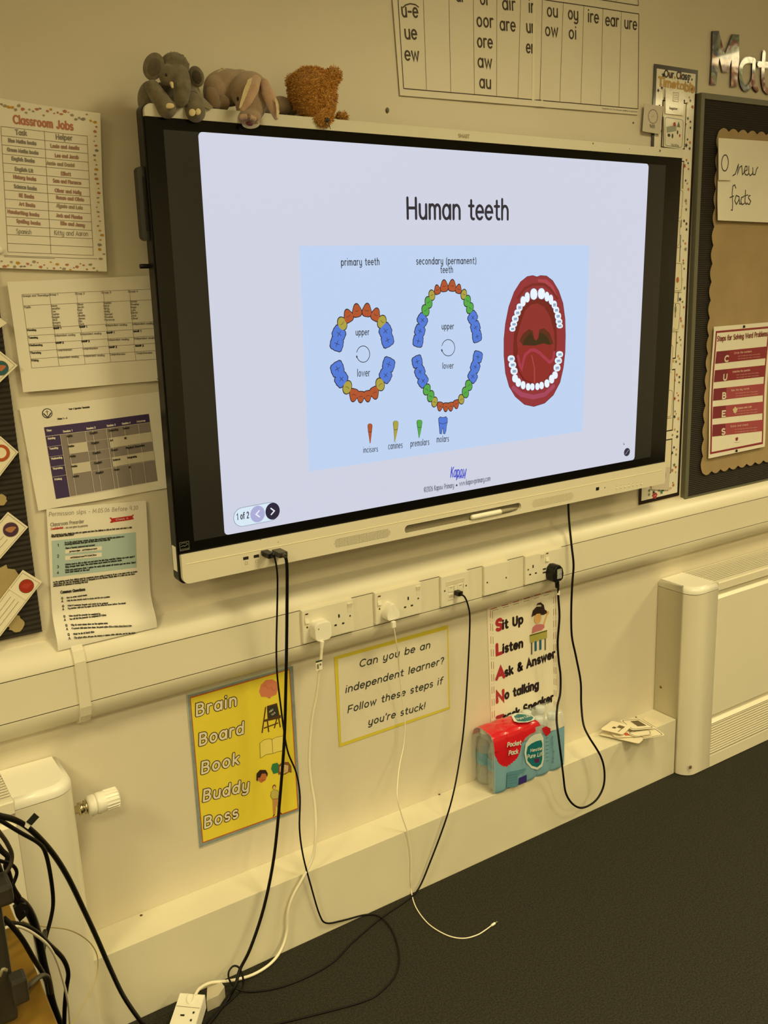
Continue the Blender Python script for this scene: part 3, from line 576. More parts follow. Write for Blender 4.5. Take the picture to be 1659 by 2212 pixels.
MB().cyl((pts[0].x, pts[0].y, c.z-.024), tuple(pts[1]), .0052, WHITEP, 12, r2=.004).build('strain_relief', WL)
q = at(689, 1437, -.092); tg = MB().box(q.x-.0085, q.x+.0085, q.y-.0007, q.y, q.z-.012, q.z+.012, PAPER).build('flag_label', WL)
MB().box(q.x-.0085, q.x+.0085, q.y-.0012, q.y-.0007, q.z+.0085, q.z+.0125, mat('label_green', (40, 60, 32))).box(q.x-.006, q.x-.001, q.y-.0012, q.y-.0007, q.z-.008, q.z+.004, mat('label_grey', (120, 118, 90))).box(q.x+.001, q.x+.006, q.y-.0012, q.y-.0007, q.z-.001, q.z+.004, mat('label_grey')).build('label_print', tg)
# triangular charger and thin white lead
TH, pts = tubed('charging_cable', 'thin white charging cable from the triangular plug, its tip on the carpet', [(850, 1352, -.092), (853, 1368, -.09), (858, 1400, -.08), (862, 1440, -.045), (868, 1500, -.03), (875, 1560, -.03), (872, 1610, -.035), (862, 1660, -.06), (858, 1720, -.1), (868, 1762, -.102), (881, 1802, -.1), (888, 1850, -.1), (888, 1900, -.1), (889, 1928, 'f', .002), (899, 1961, 'f', .002), (926, 1996, 'f', .002), (965, 2020, 'f', .002), (1000, 2027, 'f', .002), (1030, 2020, 'f', .002), (1050, 2008, 'f', .003), (1062, 1999, 'f', .004)], .0015, mat('white_flex'))
c = at(850, 1321, -.085); tri = [(-.019, -.018), (-.014, -.0225), (.014, -.0225), (.0195, -.018), (.0195, -.006), (.016, .002), (.0045, .018), (0, .0205), (-.0045, .018), (-.016, .002), (-.0195, -.006)]
slab([(c.x+x, c.z+z) for x, z in tri], YF-.009, c.y, WHITEP, .005).build('charger_plug', TH)
MB().box(pts[0].x-.0055, pts[0].x+.0055, pts[0].y-.004, pts[0].y+.004, pts[0].z-.004, c.z-.0225, WHITEP, .001).build('usb_plug', TH)
a = pts[-1]; b = fl(1074, 1991, .005); MB().cyl(a, a.lerp(b, .6), .003, WHITEP, 12).cyl(a.lerp(b, .6), b, .0018, mat('steel_tip', (190, 180, 150), .3, metal=1), 10).build('connector_tip', TH)
# black network lead
NL, pts = tubed('network_cable', 'black network cable from the square data outlet, sweeping left along the carpet', [(996, 1284, -.085), (1004, 1290, -.088), (1011, 1308, -.085), (1015, 1340, -.08), (1011, 1440, -.07), (1003, 1560, -.07), (993, 1640, -.08), (979, 1715, -.11), (960, 1780, -.11), (930, 1860, -.108), (905, 1918, -.106), (880, 1944, 'f', .003), (822, 1984, 'f', .003), (762, 2035, 'f', .003), (720, 2078, 'f', .003), (660, 2112, 'f', .003), (600, 2134, 'f', .003), (545, 2142, 'f', .003), (512, 2136, 'f', .012), (496, 2118, 'f', .03), (494, 2100, 'f', .045), (504, 2087, 'f', .05), (516, 2090, 'f', .045), (524, 2108, 'f', .03), (524, 2130, 'f', .01), (508, 2152, 'f', .003), (470, 2185, 'f', .003), (440, 2215, 'f', .003)], .0023, BLACKR)
m = MB(); c = at(990, 1281, -.07); m.box(c.x-.007, c.x+.007, YF-.03, YF-.0105, c.z-.006, c.z+.006, BLACK, .0015); m.build('modular_plug', NL)
MB().cyl((c.x+.003, YF-.028, c.z-.001), tuple(pts[0]), .0042, BLACK, 10, r2=.003).build('boot', NL)
# black mains plug and long loop up to the display
a_ = lambda X, Y, y: (1000+X/4.4235, 1260+Y/4.4235, y)
PC, pts = tubed('power_cable', 'black mains cable looping down from the black plug and back up to the display', [(1206, 1262, -.1)]+[a_(*q) for q in ((910, 110, -.1), (922, 320, -.09), (905, 560, -.085), (915, 740, -.08), (932, 880, -.08), (930, 1050, -.09), (905, 1160, -.11), (895, 1300, -.17), (915, 1480, -.195), (938, 1660, -.2), (960, 1850, -.16), (982, 2000, -.15), (1040, 2100, -.15), (1120, 2145, -.15), (1210, 2120, -.15), (1290, 2050, -.15), (1345, 1930, -.15), (1350, 1780, -.15), (1310, 1640, -.15), (1200, 1460, -.13), (1150, 1340, -.1), (1130, 1150, -.08), (1125, 940, -.075), (1080, 700, -.075), (1040, 500, -.075), (1035, 250, -.075), (1045, 0, -.075))]+[(1239, 1220, -.075), (1234.5, 1177, -.07), (1229, 1120, -.06), (1227, 1070, -.055)], .0031, BLACKR)
c = at(1207, 1239, -.09); pg = [(-.017, -.017), (-.012, -.0225), (.009, -.0225), (.0165, -.017), (.0185, -.002), (.015, .012), (.007, .0205), (-.006, .0215), (-.015, .013), (-.0185, -.002)]
bp = slab([(c.x+x*1.1, c.z+z*1.08) for x, z in pg], YF-.009, c.y, BLACK, .006, .9).build('mains_plug', PC)
MB().box(c.x-.006, c.x+.011, c.y-.0008, c.y+.0002, c.z-.015, c.z+.013, mat('shiny_label', (200, 205, 200), .2, metal=.3, noise=.5, nscale=120)).build('rating_label', bp)
e = at(1207, 1262, -.1); s_ = at(1209, 1272, -.1)
m = MB()
for i in range(5):
    z = c.z-.0215-i*.0035; m.lathe((e.x, -.093, z), [(.0066-i*.0004, 0), (.0066-i*.0004, -.0022), (.0046, -.0022), (.0046, -.0035)], BLACK, 12)
m.build('strain_relief', PC)
q = at(1206, 1280, -.1); MB().cyl((q.x, q.y, q.z-.006), (q.x, q.y, q.z+.006), .0042, PAPER, 12).build('cable_wrap', PC)
# two leads plugged in under the screen
U1, pts = tubed('usb_cable', 'thin black lead from the left connector under the screen, looping over the carpet', [(589, 1196, -.155), (593, 1203, -.156), (599, 1240, -.15), (599, 1300, -.13), (597, 1400, -.11), (599, 1460, -.1), (607, 1530, -.1), (615, 1590, -.1), (623, 1628, -.1), (640, 1670, -.1), (648, 1720, -.1), (647, 1790, -.11), (655, 1850, -.11), (672, 1915, -.108), (690, 1975, -.105), (705, 1994, -.102), (742, 1988, 'f', .003), (790, 1976, 'f', .003), (822, 1981, 'f', .006), (848, 2012, 'f', .003), (862, 2062, 'f', .003), (855, 2105, 'f', .003), (820, 2145, 'f', .003), (780, 2165, 'f', .003), (700, 2187, 'f', .003), (590, 2214, 'f', .003)], .0022, BLACKR)
U2, pts2 = tubed('video_cable', 'thick black cable from the right connector under the screen, down to the floor', [(611, 1197, -.16), (617, 1204, -.162), (620, 1230, -.158), (620, 1300, -.14), (619, 1400, -.125), (617, 1500, -.115), (614, 1600, -.11), (605, 1720, -.11), (592, 1850, -.12), (570, 1960, -.13), (541, 2048, -.14), (518, 2095, 'f', .05), (508, 2130, 'f', .03), (492, 2158, 'f', .006), (462, 2198, 'f', .005), (448, 2216, 'f', .005)], .0038, BLACKR)
def plugbox(t, pts, a, w_, h_, mt):
    x, z = DP.loc(*a, .02)[0], DP.loc(*a, .02)[1]
    MB().box(x-w_/2, x+w_/2, -.042, -.0075, z-h_/2, z+h_/2, mt, .0015, DT).build('connector', t)
    MB().tube([dl(x, -.04, z), tuple((dl(x+.003, -.05, z)+pts[0])/2), tuple(pts[0]), tuple(pts[1])], .0042, mt, 10, 4).build('boot', t)
plugbox(U1, pts, z6(795, 478), .0165, .011, BLACK); plugbox(U2, pts2, z6(1060, 455), .021, .0125, mat('black_grey_plastic', (62, 58, 44), .4))
# ------------------------------------------------------------------ papers left of the screen
TERRA = mat('terracotta_ink', (184, 118, 96), .7); OLIVE = mat('olive_ink', (158, 146, 120), .7); BROWNI = mat('faded_brown_ink', (164, 128, 112), .7); MUST = mat('mustard_ink', (190, 150, 40), .7)
LINEI = mat('thin_table_ink', (112, 102, 84), .7)
pr = sheet('jobs_poster', 'white classroom jobs sheet with terrazzo speckled border, highest left of screen', 'poster', [(-60, 203), (212, 247), (228, 587), (-58, 577)], .006, lambda a, b: .012*max(0, (a+.16)/.08)**2*(.35+.65*abs(b-1.79)/.15)+.002)
z = zz(0, 200, 3.95); Z = lambda X, Y: pr.L(*z(X, Y))
pr.part('heading').text('Classroom Jobs', Z(112, 262), Z(620, 322), TERRA, h=.0135, wd=.17)
tq = [Z(5, 290), Z(735, 375), Z(790, 1390), Z(65, 1360)]
pr.part('table'); table(pr, tq, [0, .495, 1], [i/14 for i in range(15)], LINEI, .0007)
pr.text('Task', Z(130, 360), Z(226, 368), GREY, h=.0085, wd=.17); pr.text('Helper', Z(475, 398), Z(615, 410), GREY, h=.0085, wd=.17)
pr.part('job_list', True)
for t, x0, x1, y, c in (('Blue Maths books', 68, 307, 412, 0), ('Green Maths books', 60, 325, 490, 0), ('English Books', 98, 292, 567, 0), ('English Lit', 125, 280, 655, 0), ('History books', 113, 305, 722, 1), ('Science books', 117, 310, 803, 0), ('RE Books', 160, 287, 880, 1), ('Art Books', 162, 297, 953, 1), ('Handwriting books', 63, 332, 1018, 1), ('Spelling books', 138, 342, 1098, 1)):
    pr.text(t, Z(x0, y+10), Z(x1, y+10+(x1-x0)*.115), BROWNI if c else GREY, h=.0058, wd=.22)
for t, x0, x1, y, c in (('Louie and Amelia', 430, 670, 458, 1), ('Leo and Jacob', 468, 665, 540, 1), ('Annie and Daniel', 397, 632, 605, 0), ('Elliott', 520, 602, 695, 1), ('Sam and Florence', 450, 688, 755, 1), ('Oliver and Molly', 466, 688, 838, 1), ('Ronan and Olivia', 478, 710, 898, 1), ('Alyssia and Lola', 480, 700, 968, 0), ('Jack and Phoebe', 478, 698, 1050, 1), ('Ellie and Jenny', 515, 718, 1118, 1)):
    pr.text(t, Z(x0, y+10), Z(x1, y+10+(x1-x0)*.09), BROWNI if c else OLIVE, h=.0058, wd=.22)
pr.text('Spanish', Z(135, 1200), Z(265, 1210), GREY, h=.008, wd=.1, slant=.1); pr.text('Kitty and Aaron', Z(460, 1215), Z(745, 1225), GREY, h=.0085, wd=.1, slant=.1)
pr.line([Z(35, 1390), Z(820, 1420)], .0008, LINEI); pr.line([Z(35, 1400), Z(465, 1416)], .0008, LINEI)
pr.part('terrazzo_border', True); rnd = random.Random(3)
def chips(n, f):
    for i in range(n):
        X, Y = f(i); k = rnd.uniform(6, 15); c = Vector(Z(X, Y)); r = k*.00022; a0 = rnd.uniform(0, 6)
        pr.poly([(c.x+r*1.5*cos(a0+j*1.26)*rnd.uniform(.7, 1.2), c.y+r*sin(a0+j*1.26)*rnd.uniform(.7, 1.2)) for j in range(5)], [TERRA, TERRA, OLIVE, OLIVE, GREY, MUST][rnd.randrange(6)], 1)
chips(26, lambda i: (10+i*30, 110+i*30*.13+rnd.uniform(-22, 42))); chips(30, lambda i: (800+i*2.2+rnd.uniform(-22, 18), 260+i*40)); chips(30, lambda i: (10+i*28, 1452+i*1.2+rnd.uniform(-28, 38)))
pr.build(pr.t)
q = at(0, 541, -.012); MB().ell((q.x, q.y, q.z), (.006, .005, .007), WHITEP).build('magnet', pr.t)

pr = sheet('reading_timetable', 'white landscape reading groups table, tucked behind the screen edge', 'paper', [(14, 609), (360, 594), (380, 819), (49, 847)], .004, lambda a, b: .003*(1+sin(a*22+b*9))+.004*max(0, 1.5-b)*4)
z = zz(0, 580, 3.95); Z = lambda X, Y: pr.L(*z(X, Y))
tq = [Z(180, 222), Z(1310, 175), Z(1362, 770), Z(265, 848)]; pr.part('table'); table(pr, tq, [0, .2, .4, .6, .8, 1], [0, .15, .46, .557, .666, .77, .875, 1], LINEI, .0006)
pr.part('table_text', True)
def small(t, X, Y, h=.0034, k=4.2, mt=GREY, wd=.2, slope=-.04): pr.text(t, Z(X, Y), Z(X+tw(t)*2*k*h/.0034*2.6, Y+slope*tw(t)*2*k*2.6), mt, h=h, wd=wd)
small('Groups and Thursdays', 188, 243); [small('Group %d' % (i+1), 418+i*223, 232-i*9) for i in range(4)]; small('Pupils', 203, 338)
for i, names in enumerate((('Jason', 'Jennifer', 'Zoe', 'Sophie', 'Reggie', 'Alice', 'Imogen', 'Monica'), ('Oliver', 'Jacob', 'Paul', 'Leila', 'Amelia', 'James', 'Ella', 'Zach'), ('Sophia', 'Benji', 'Kitty', 'Molly', 'Samuel', 'Phoebe', 'Florence'), ('Ronan', 'Phoebe', 'Hugo', 'Lola', 'Elliott', 'Jack', 'Oliver'))):
    for j, n in enumerate(names): small(n, 432+i*224+j*2, 326+j*24-i*12)
for j, n in enumerate(('Monday', 'Tuesday', 'Wednesday', 'Thursday', 'Friday')): small(n, 226+j*9, 533+j*64.5, mt=INK)
A_ = 'Independent reading'
for i in range(4):
    for j in range(5):
        t = ('GAMP 1' if i < 2 else A_, A_ if i < 2 else 'GAMP 1', 'GAMP 2' if i < 2 else A_, 'Comprehension' if i < 2 else 'GAMP 2', A_ if i < 2 else 'Comprehension')[j]
        small(t.replace('GAMP', 'CAMP') if 0 else t, 452+i*224+j*9, 517+j*62-i*12, k=3.7, mt=INK if 'G' in t else GREY, wd=.26 if 'G' in t else .2)
pr.part('page_mark').line([Z(1332, 940), Z(1350, 943)], .0012, INK); pr.build(pr.t)

pr = sheet('school_timetable', 'white sheet printed with a purple and grey weekly timetable and round crest', 'paper', [(42, 883), (352, 845), (372, 1052), (82, 1103)], .003, lambda a, b: .002*(1+sin(a*30))+.006*max(0, -.2-a)*8*max(0, 1.25-b)*10)
Z = lambda X, Y: pr.L(*z(X, Y)); PUR = mat('purple_ink', (62, 46, 92), .6); LGR = mat('grey_cell', (138, 128, 124), .7); LGR2 = mat('pale_cell', (205, 196, 178), .7)
tq = [Z(375, 1355), Z(1268, 1240), Z(1345, 1812), Z(476, 1965)]
pr.part('timetable_grid'); cell(pr, tq, 0, 1, 0, 1, LGR); cell(pr, tq, 0, 1, 0, .125, PUR, 2); cell(pr, tq, 0, .13, 0, 1, PUR, 2)
for c0, c1, r0, r1 in ((.19, .36, .27, .41), (.19, .36, .55, .69), (.575, 1, .265, .405), (.575, 1, .545, .68)): cell(pr, tq, c0, c1, r0, r1, LGR2, 3)
table(pr, tq, [.13, .19, .36, .43, .56, .6, .74, .88], [.125, 1], mat('white_print', (225, 218, 205)), .0007, 4)
for r in (.27, .41, .55, .69): pr.line([lerp2(tq, 0, r), lerp2(tq, .13, r)], .0005, mat('white_print'), 4); pr.line([lerp2(tq, .36, r+.0), lerp2(tq, .56, r)], .0004, mat('white_print'), 4); pr.line([lerp2(tq, .56, r), lerp2(tq, 1, r)], .0004, mat('white_print'), 4)
pr.line([lerp2(tq, 0, .125), lerp2(tq, 1, .125)], .0008, mat('white_print'), 4)
pr.part('timetable_text', True)
WP_ = mat('white_print')
for j, n in enumerate(('Time', 'Monday', 'Tuesday', 'Wednesday', 'Thursday', 'Friday')):
    r = (.06, .17, .31, .45, .59, .74)[j]; pr.text(n, lerp2(tq, .015, r), lerp2(tq, .015+.011*len(n), r), WP_, h=.0035, wd=.22, layer=5)
for t, c in (('Session 1', .16), ('Session 2', .375), ('Session 3', .57), ('Session 4', .72), ('Home', .87)): pr.text(t, lerp2(tq, c, .1), lerp2(tq, c+.085, .1), WP_, h=.0035, wd=.22, layer=5)
for j in range(5):
    for t, c in (('Maths', .185), ('English', .4), (('Computing', 'Art', 'French', 'Science', 'Music')[j], .58), (('Guitar', 'RE', 'Physical Education', 'Geography', 'PE')[j], .725)):
        pr.text(t, lerp2(tq, c, .17+j*.142), lerp2(tq, c+.0105*len(t), .17+j*.142), INK, h=.0034, wd=.22, layer=5)
pr.part('crest'); c = Z(402, 1235); pr.disc(c, .0098, .0098, mat('crest_ink', (30, 26, 50)), 1, 32); pr.disc(c, .0082, .0082, PAPER, 2, 32)
CI = mat('crest_ink'); c = Vector(c); pr.line([c+Vector((0, .006)), c+Vector((0, -.003))], .001, CI, 3); pr.line([c+Vector((-.003, .003)), c+Vector((.003, .003))], .001, CI, 3)
for s_ in (-1, 1): pr.line([c+Vector((s_*.001, -.007)), c+Vector((s_*.004, -.004)), c+Vector((s_*.0068, 0))], .0022, CI, 3)
pr.part('heading'); pr.text('Year 4 Ignatius Timetable', Z(583, 1205), Z(760, 1186), INK, h=.003, wd=.2); pr.text('Class 1 - 4', Z(488, 1290), Z(570, 1280), INK, h=.003, wd=.24); pr.build(pr.t)

pr = sheet('instruction_sheet', 'white printed instruction sheet with a pale blue panel and red ribbon mark', 'paper', None, .0045, lambda a, b: .0012*(1+sin(b*30))+.030*max(0, min(1, (.96-b)/.055))**1.5, pts=[WP.loc(100, 1100, .0045), WP.loc(315, 1081, .0045), WP.loc(339, 1355, .036), WP.loc(125, 1406, .036)])
# hangs over the rounded top of the trunking
z = zz(0, 1060, 3.95); Z = lambda X, Y: pr.L(*z(X, Y))
RED = mat('red_ink', (184, 30, 32), .5); PBL = mat('pale_blue_ink', (176, 198, 194), .6)
pr.part('ribbon').poly([Z(930, 228), Z(950, 228), Z(952, 235), Z(1125, 210), Z(1126, 204), Z(1141, 202), Z(1128, 222), Z(1141, 240), Z(1122, 243), Z(1110, 248), Z(960, 268), Z(958, 272), Z(934, 272), Z(948, 250)], RED, 1)
pr.text('Class 4', Z(985, 252), Z(1090, 238), WP_, h=.0032, wd=.14, layer=2)
pr.part('blue_panel').grid([Z(438, 425), Z(1155, 352), Z(1165, 655), Z(450, 738)], PBL, 1, 3, 6); pr.part('answer_box').grid([Z(552, 500), Z(865, 470), Z(866, 503), Z(554, 535)], PAPER, 2); pr.grid([Z(552, 556), Z(865, 525), Z(866, 560), Z(554, 591)], PAPER, 2)
pr.part('heading'); pr.text('Classroom ´Preorder'.replace('´', ''), Z(430, 303), Z(715, 273), GREY, h=.007, wd=.13); pr.text('Confidential', Z(432, 333), Z(535, 321), RED, h=.0042, wd=.17)
pr.part('printed_text', True)
def ln(t, X, Y, X2, Y2, mt=INK, h=.0033): pr.text(t, Z(X, Y), Z(X2, Y2), mt, h=h, wd=.2, layer=3)
pr.text('Permission slips - M.05.06 Before 9.30', Z(415, 218), Z(1175, 160), GREY, h=.0085, wd=.07, slant=.1)
ln('- do not give to parents', 545, 320, 745, 300, GREY); ln('The ordering is easy, simply log onto our system and show the children to click on their name and select a dish', 435, 383, 1120, 316); ln('Please log double check before', 435, 396, 625, 378)
for i, y in enumerate((475, 566, 658, 708)): pr.text(str(i+1), Z(485, y), Z(500, y-2), INK, h=.0055, wd=.12, layer=3)
for a in ((548, 447, 1055, 393, 'Go to the school Tucker website. Choose time and Parent Mail link pay options as a'), (550, 462, 935, 420, 'recurring instruction then you will find class in the home tab'), (555, 495, 805, 466, 'Then a Teacher password and account'), (590, 522, 825, 496, 'preorder. atGisborne4'), (598, 575, 820, 550, 'atGisborne4TCG4Okw'),
          (554, 635, 1145, 565, 'Children need to click on their own and select the dish they would like. Children can order again if'), (555, 655, 1035, 597, 'they change their mind. The total taken must match to indicate meals'), (554, 682, 1155, 615, 'When you need more than 1 option for each child submit all choices you are done. Select'), (555, 700, 760, 678, 'Save and Submit at the end'),
          (452, 785, 1168, 694, 'As the ordering needs that children must be completed, please notify of meals by 10 am. A non menu order on screen'), (455, 802, 1148, 714, 'where they can use the timetable in lunch so everyone is in the kitchen. Please allow if a child was not there'), (455, 818, 748, 782, 'instructions for questions in checking this form'), (517, 876, 725, 850, 'Common Questions')):
    ln(a[4], *a[:4], h=.0033 if a[4][0:3] != 'Com' else .0055)
for i, y in enumerate((918, 985, 1068, 1134, 1198)):
    ln('Q', 522+i*7, y+6, 536+i*7, y+5, h=.004); ln('A', 524+i*7, y+32, 537+i*7, y+31, h=.004)
    ln(('How to order school meals', 'What if someone forgets and wants to be ordered', 'When should the preorder be completed by', 'Why do some names show on the system menu', 'What to do at lunch time')[i], 568+i*7, y, 740+i*7+(0, 170, 90, 130, 0)[i], y-24, h=.003)
    ln(('Only the class teacher needs to access, and this won a problem', 'Try another child and try again, but let the office be aware before. You should', 'You will find the preorder to completed at 9.30am', 'If a present child makes there dinner, the parent option will be a choice choice shown in time', 'The school office will open the choices or replace within while late, and for the choice')[i], 570+i*7, y+24, (935, 1065, 890, 1080, 1112)[i], y-14+(5, -12, -2, 0, -5)[i], h=.003)
pr.build(pr.t)
# lump of putty left on the wall
q = at(837, 238, -.002); tag(MB().ell((q.x, q.y, q.z), (.0045, .003, .006), mat('grey_putty', (108, 104, 92), .8)).build('sticky_putty', origin=(q.x, 0, q.z)), 'small grey lump of sticky putty on the bare wall above the screen', 'putty')
q = at(1368, 265, -.001); tag(MB().ell((q.x, q.y, q.z), (.003, .002, .0022), mat('grey_putty')).build('wall_plug', origin=(q.x, 0, q.z)), 'tiny dark screw hole in the wall under the phonics chart corner', 'wall plug')

# ------------------------------------------------------------------ phonics chart
PHM = mat('chart_paper', (222, 214, 194), .6, noise=.03, nscale=5)
pr = sheet('phonics_chart', 'large white phonics spelling chart of letter groups in ruled columns', 'chart', [(836, -150), (1384, -130), (1378, 248), (864, 206)], .004, lambda a, b: .003*math.exp(-((a-1.063)/.012)**2)+.0015*sin(a*9)**2, PHM, nu=60, nv=6)
zc = zz(820, 0, 1.977); Z = lambda X, Y: pr.L(*zc(X, Y)); CK = mat('chart_ink', (64, 52, 40), .6); CL = mat('chart_line', (88, 72, 50), .6)
pr.part('ruled_lines')
for a in (((102, 378), (1103, 465)), ((72, -95), (102, 378)), ((1107, 60), (1103, 465)), ((72, -95), (1107, 60)), ((66, -135), (1105, 24)), ((1105, 24), (1100, -60))): pr.line([Z(*q) for q in a], .0022, CK, 1, False)
for a, b in (((184, -78), (200, 386)), ((294, -60), (303, 395)), ((398, -45), (403, 404)), ((499, -30), (498, 412)), ((602, -15), (590, 425)), ((692, -3), (681, 432)), ((783, 13), (768, 438)), ((870, 26), (857, 445)), ((952, 38), (942, 452)), ((1032, 50), (1021, 460))): pr.line([Z(*a), Z(*b)], .0011, CL, 1, False)
for a, b in (((1010, 8), (1010, -60)), ((900, -10), (900, -80))): pr.line([Z(*a), Z(*b)], .0011, CL, 1, False)
pr.part('lettering')
for t, X0_, Y0_, X1__, Y1_ in (('u-e', 95, 71, 165, 74), ('ue', 108, 165, 160, 167), ('ew', 108, 256, 169, 259), ('ar', 326, 5, 362, 8), ('or', 427, 18, 468, 22), ('oor', 413, 112, 484, 118), ('ore', 415, 200, 481, 206), ('aw', 418, 286, 478, 291), ('au', 425, 374, 474, 379), ('air', 524, 40, 580, 44), ('are', 513, 128, 580, 133), ('ir', 637, 51, 660, 54), ('ur', 627, 138, 662, 140), ('er', 626, 224, 660, 227),
    ('ou', 714, 68, 760, 74), ('ow', 706, 151, 761, 156), ('oy', 803, 80, 846, 86), ('oi', 806, 163, 838, 167), ('ire', 888, 93, 934, 99), ('ear', 963, 108, 1021, 114), ('ure', 1045, 120, 1098, 127)):
    pr.text(t, Z(X0_, Y0_), Z(X1__, Y1_), CK, h=.0275, wd=.11, layer=1)
pr.part('arc_mark').line([Z(100, 32), Z(110, 22), Z(130, 16), Z(152, 20), Z(165, 30)], .0028, CK); pr.part('footer', True).text('Published for the phonics spelling programme', Z(948, 466), Z(1100, 480), GREY, h=.0035, wd=.14)
pr.part('fold_strip').grid([Z(655, 0), Z(664, 0), Z(660, 432), Z(650, 431)], mat('sticky_tape', (232, 224, 204), .25), 2, 1, 12); pr.build(pr.t)

# ------------------------------------------------------------------ our class timetable banner
BLK = mat('banner_black', (36, 22, 18), .4)
pr = sheet('class_timetable_banner', 'tall narrow laminated "Our Class" timetable with star speckled white border', 'banner', [(1413.5, 137.5), (1508, 152), (1467, 1070), (1380, 1091)], .004, None, mat('banner_gloss_black', (36, 22, 18), .25, coat=.5))
q = pr.q; w_ = q[1][0]-q[0][0]
iq = [lerp2(q, .055, .009), lerp2(q, .945, .009), lerp2(q, .945, .991), lerp2(q, .055, .991)]; LAM = mat('glossy_laminate_white', (236, 230, 212), .12, noise=.03, coat=.6, bump=.25, bscale=35)
pr.part('printed_ground').grid(iq, LAM, 1, 2, 12)
pr.part('star_border', True); rnd = random.Random(11); SC_ = [mat('star_%d' % i, c, .5) for i, c in enumerate(((34, 30, 52), (176, 60, 44), (188, 110, 70), (96, 106, 70), (200, 160, 84), (130, 130, 110), (34, 30, 52)))]
for i in range(150):
    b = .006+i/150*.985; e = (.86, .9, .8, .93, .1, .14, .07)[i % 7]
    if .03 < b < .94 or 1: pr.star(lerp2(iq, e+rnd.uniform(-.03, .03), min(.99, b)), rnd.choice((.006, .0045, .0075, .005)), SC_[rnd.randrange(7)], 2, rnd.uniform(0, 1))
for b in (.955, .965, .975, .985, .35, .355, .652, .66, .012, .06):
    for a in (.2, .33, .45, .58, .7): pr.star(lerp2(iq, a+rnd.uniform(-.04, .04), b+rnd.uniform(-.003, .003)), rnd.choice((.006, .008, .007)), SC_[rnd.randrange(7)], 2, rnd.uniform(0, 1))
z9 = zz(1360, 130, 9.62); Z = lambda X, Y: pr.L(*z9(X, Y))
pr.part('title').text('Our Class', Z(712, 345), Z(1235, 415), mat('banner_black'), h=.0175, wd=.15, layer=4); pr.text('Timetable', Z(590, 520), Z(1345, 672), mat('gold_ink', (196, 156, 84), .5), h=.021, wd=.2, layer=3)
CREAM = mat('banner_cream', (232, 222, 196), .2, coat=.4)
pr.part('time_panel')
for b0, b1 in ((.064, .167), (.192, .270), (.298, .342), (.36, .47), (.49, .56), (.575, .655), (.68, .835), (.855, .945)):
    cq = [lerp2(iq, .17, b0), lerp2(iq, .79, b0), lerp2(iq, .79, b1), lerp2(iq, .17, b1)]; pr.grid(cq, BLK, 3); ins = .0035
    c2 = [(cq[0][0]+ins, cq[0][1]-ins), (cq[1][0]-ins, cq[1][1]-ins), (cq[2][0]-ins, cq[2][1]+ins), (cq[3][0]+ins, cq[3][1]+ins)]; pr.grid(c2, CREAM, 4)
z7 = zz(1360, 600, 4.254); Z7 = lambda X, Y: pr.L(*z7(X, Y)); c = Vector(Z7(230, 2003))
pr.part('maker_logo').poly([c+Vector((.011*cos(t)*(1+.2*sin(3*t)), .0095*sin(t)*(1+.15*cos(5*t)))) for t in [2*pi*i/20 for i in range(20)]], mat('logo_red', (168, 52, 66), .4), 3); pr.line([c+Vector((-.006, -.0005)), c+Vector((.006, .0015))], .0025, mat('logo_pink', (214, 140, 140), .4), 4)
pr.star(Z7(292, 1968), .009, mat('green_ink', (50, 120, 90), .5), 3); pr.build(pr.t)
# cards fixed on the banner
def card(name, label, px, y, rim=None, mt=None, bul=None):
    pr = sheet(name, label, 'card', px, y, bul, mt or LAM, nu=6, nv=6, group=None)
    if rim:
        q = [Vector(k) for k in pr.q]; c = sum(q, Vector((0, 0)))/4; pts = []
        for i in range(4):
            a, b, d = q[i-1], q[i], q[(i+1) % 4]; b2 = b+(c-b)*.09; u1 = (a-b).normalized()*.008; u2 = (d-b).normalized()*.008; pts += [b2+u1, b2+(u1+u2)*.3, b2+u2]
        pr.part('rounded_outline').line(pts, .0013, rim, 1, False, True)
    return pr
RIM = mat('card_rim', (96, 108, 100), .5)
Zp = lambda *p: [z9(*k) for k in p]
pr = card('picture_card', 'laminated register card on the upper banner, faded grey drawing', Zp((745, 570), (1130, 620), (1120, 1150), (745, 1110)), .009)
Z = lambda X, Y: pr.L(*z9(X, Y)); GI = mat('faded_grey_ink', (150, 142, 124), .5)
pr.part('register_drawing').line([Z(910, 665), Z(1020, 680), Z(1010, 870), Z(900, 850)], .001, GI, 1, True, True)
for k in range(4): pr.line([Z(925, 700+k*35), Z(1005, 708+k*35)], .0009, GI)
pr.text('Register', Z(825, 1018), Z(995, 1035), GREY, h=.006, wd=.16); pr.build(pr.t)
pr = card('picture_card', 'laminated maths card on the banner just above the screen corner', Zp((715, 1150), (1135, 1215), (1105, 1850), (715, 1800)), .0115, RIM)
Z = lambda X, Y: pr.L(*z9(X, Y)); pr.part('maths_drawing'); c = Z(930, 1335); pr.disc(c, .0052, .0062, mat('logo_red'), 2); pr.poly([Z(1020, 1270), Z(1050, 1400), Z(980, 1385)], mat('green_grey_ink', (110, 124, 96), .5), 1)
pr.poly([Z(765, 1390), Z(970, 1345), Z(975, 1470), Z(770, 1510)], mat('grey_green_ink', (158, 162, 140), .5), 1); pr.disc(Z(815, 1560), .006, .0045, mat('dark_ink2', (66, 60, 50), .5), 1, 12); pr.disc(Z(890, 1575), .0035, .0065, mat('dark_ink2'), 1, 12); pr.disc(Z(995, 1500), .0032, .0055, mat('dark_ink2'), 1, 12); pr.disc(Z(1040, 1568), .003, .0045, mat('logo_red'), 1, 12)
pr.text('Maths', Z(865, 1790), Z(1020, 1805), GREY, h=.007, wd=.16); pr.build(pr.t)
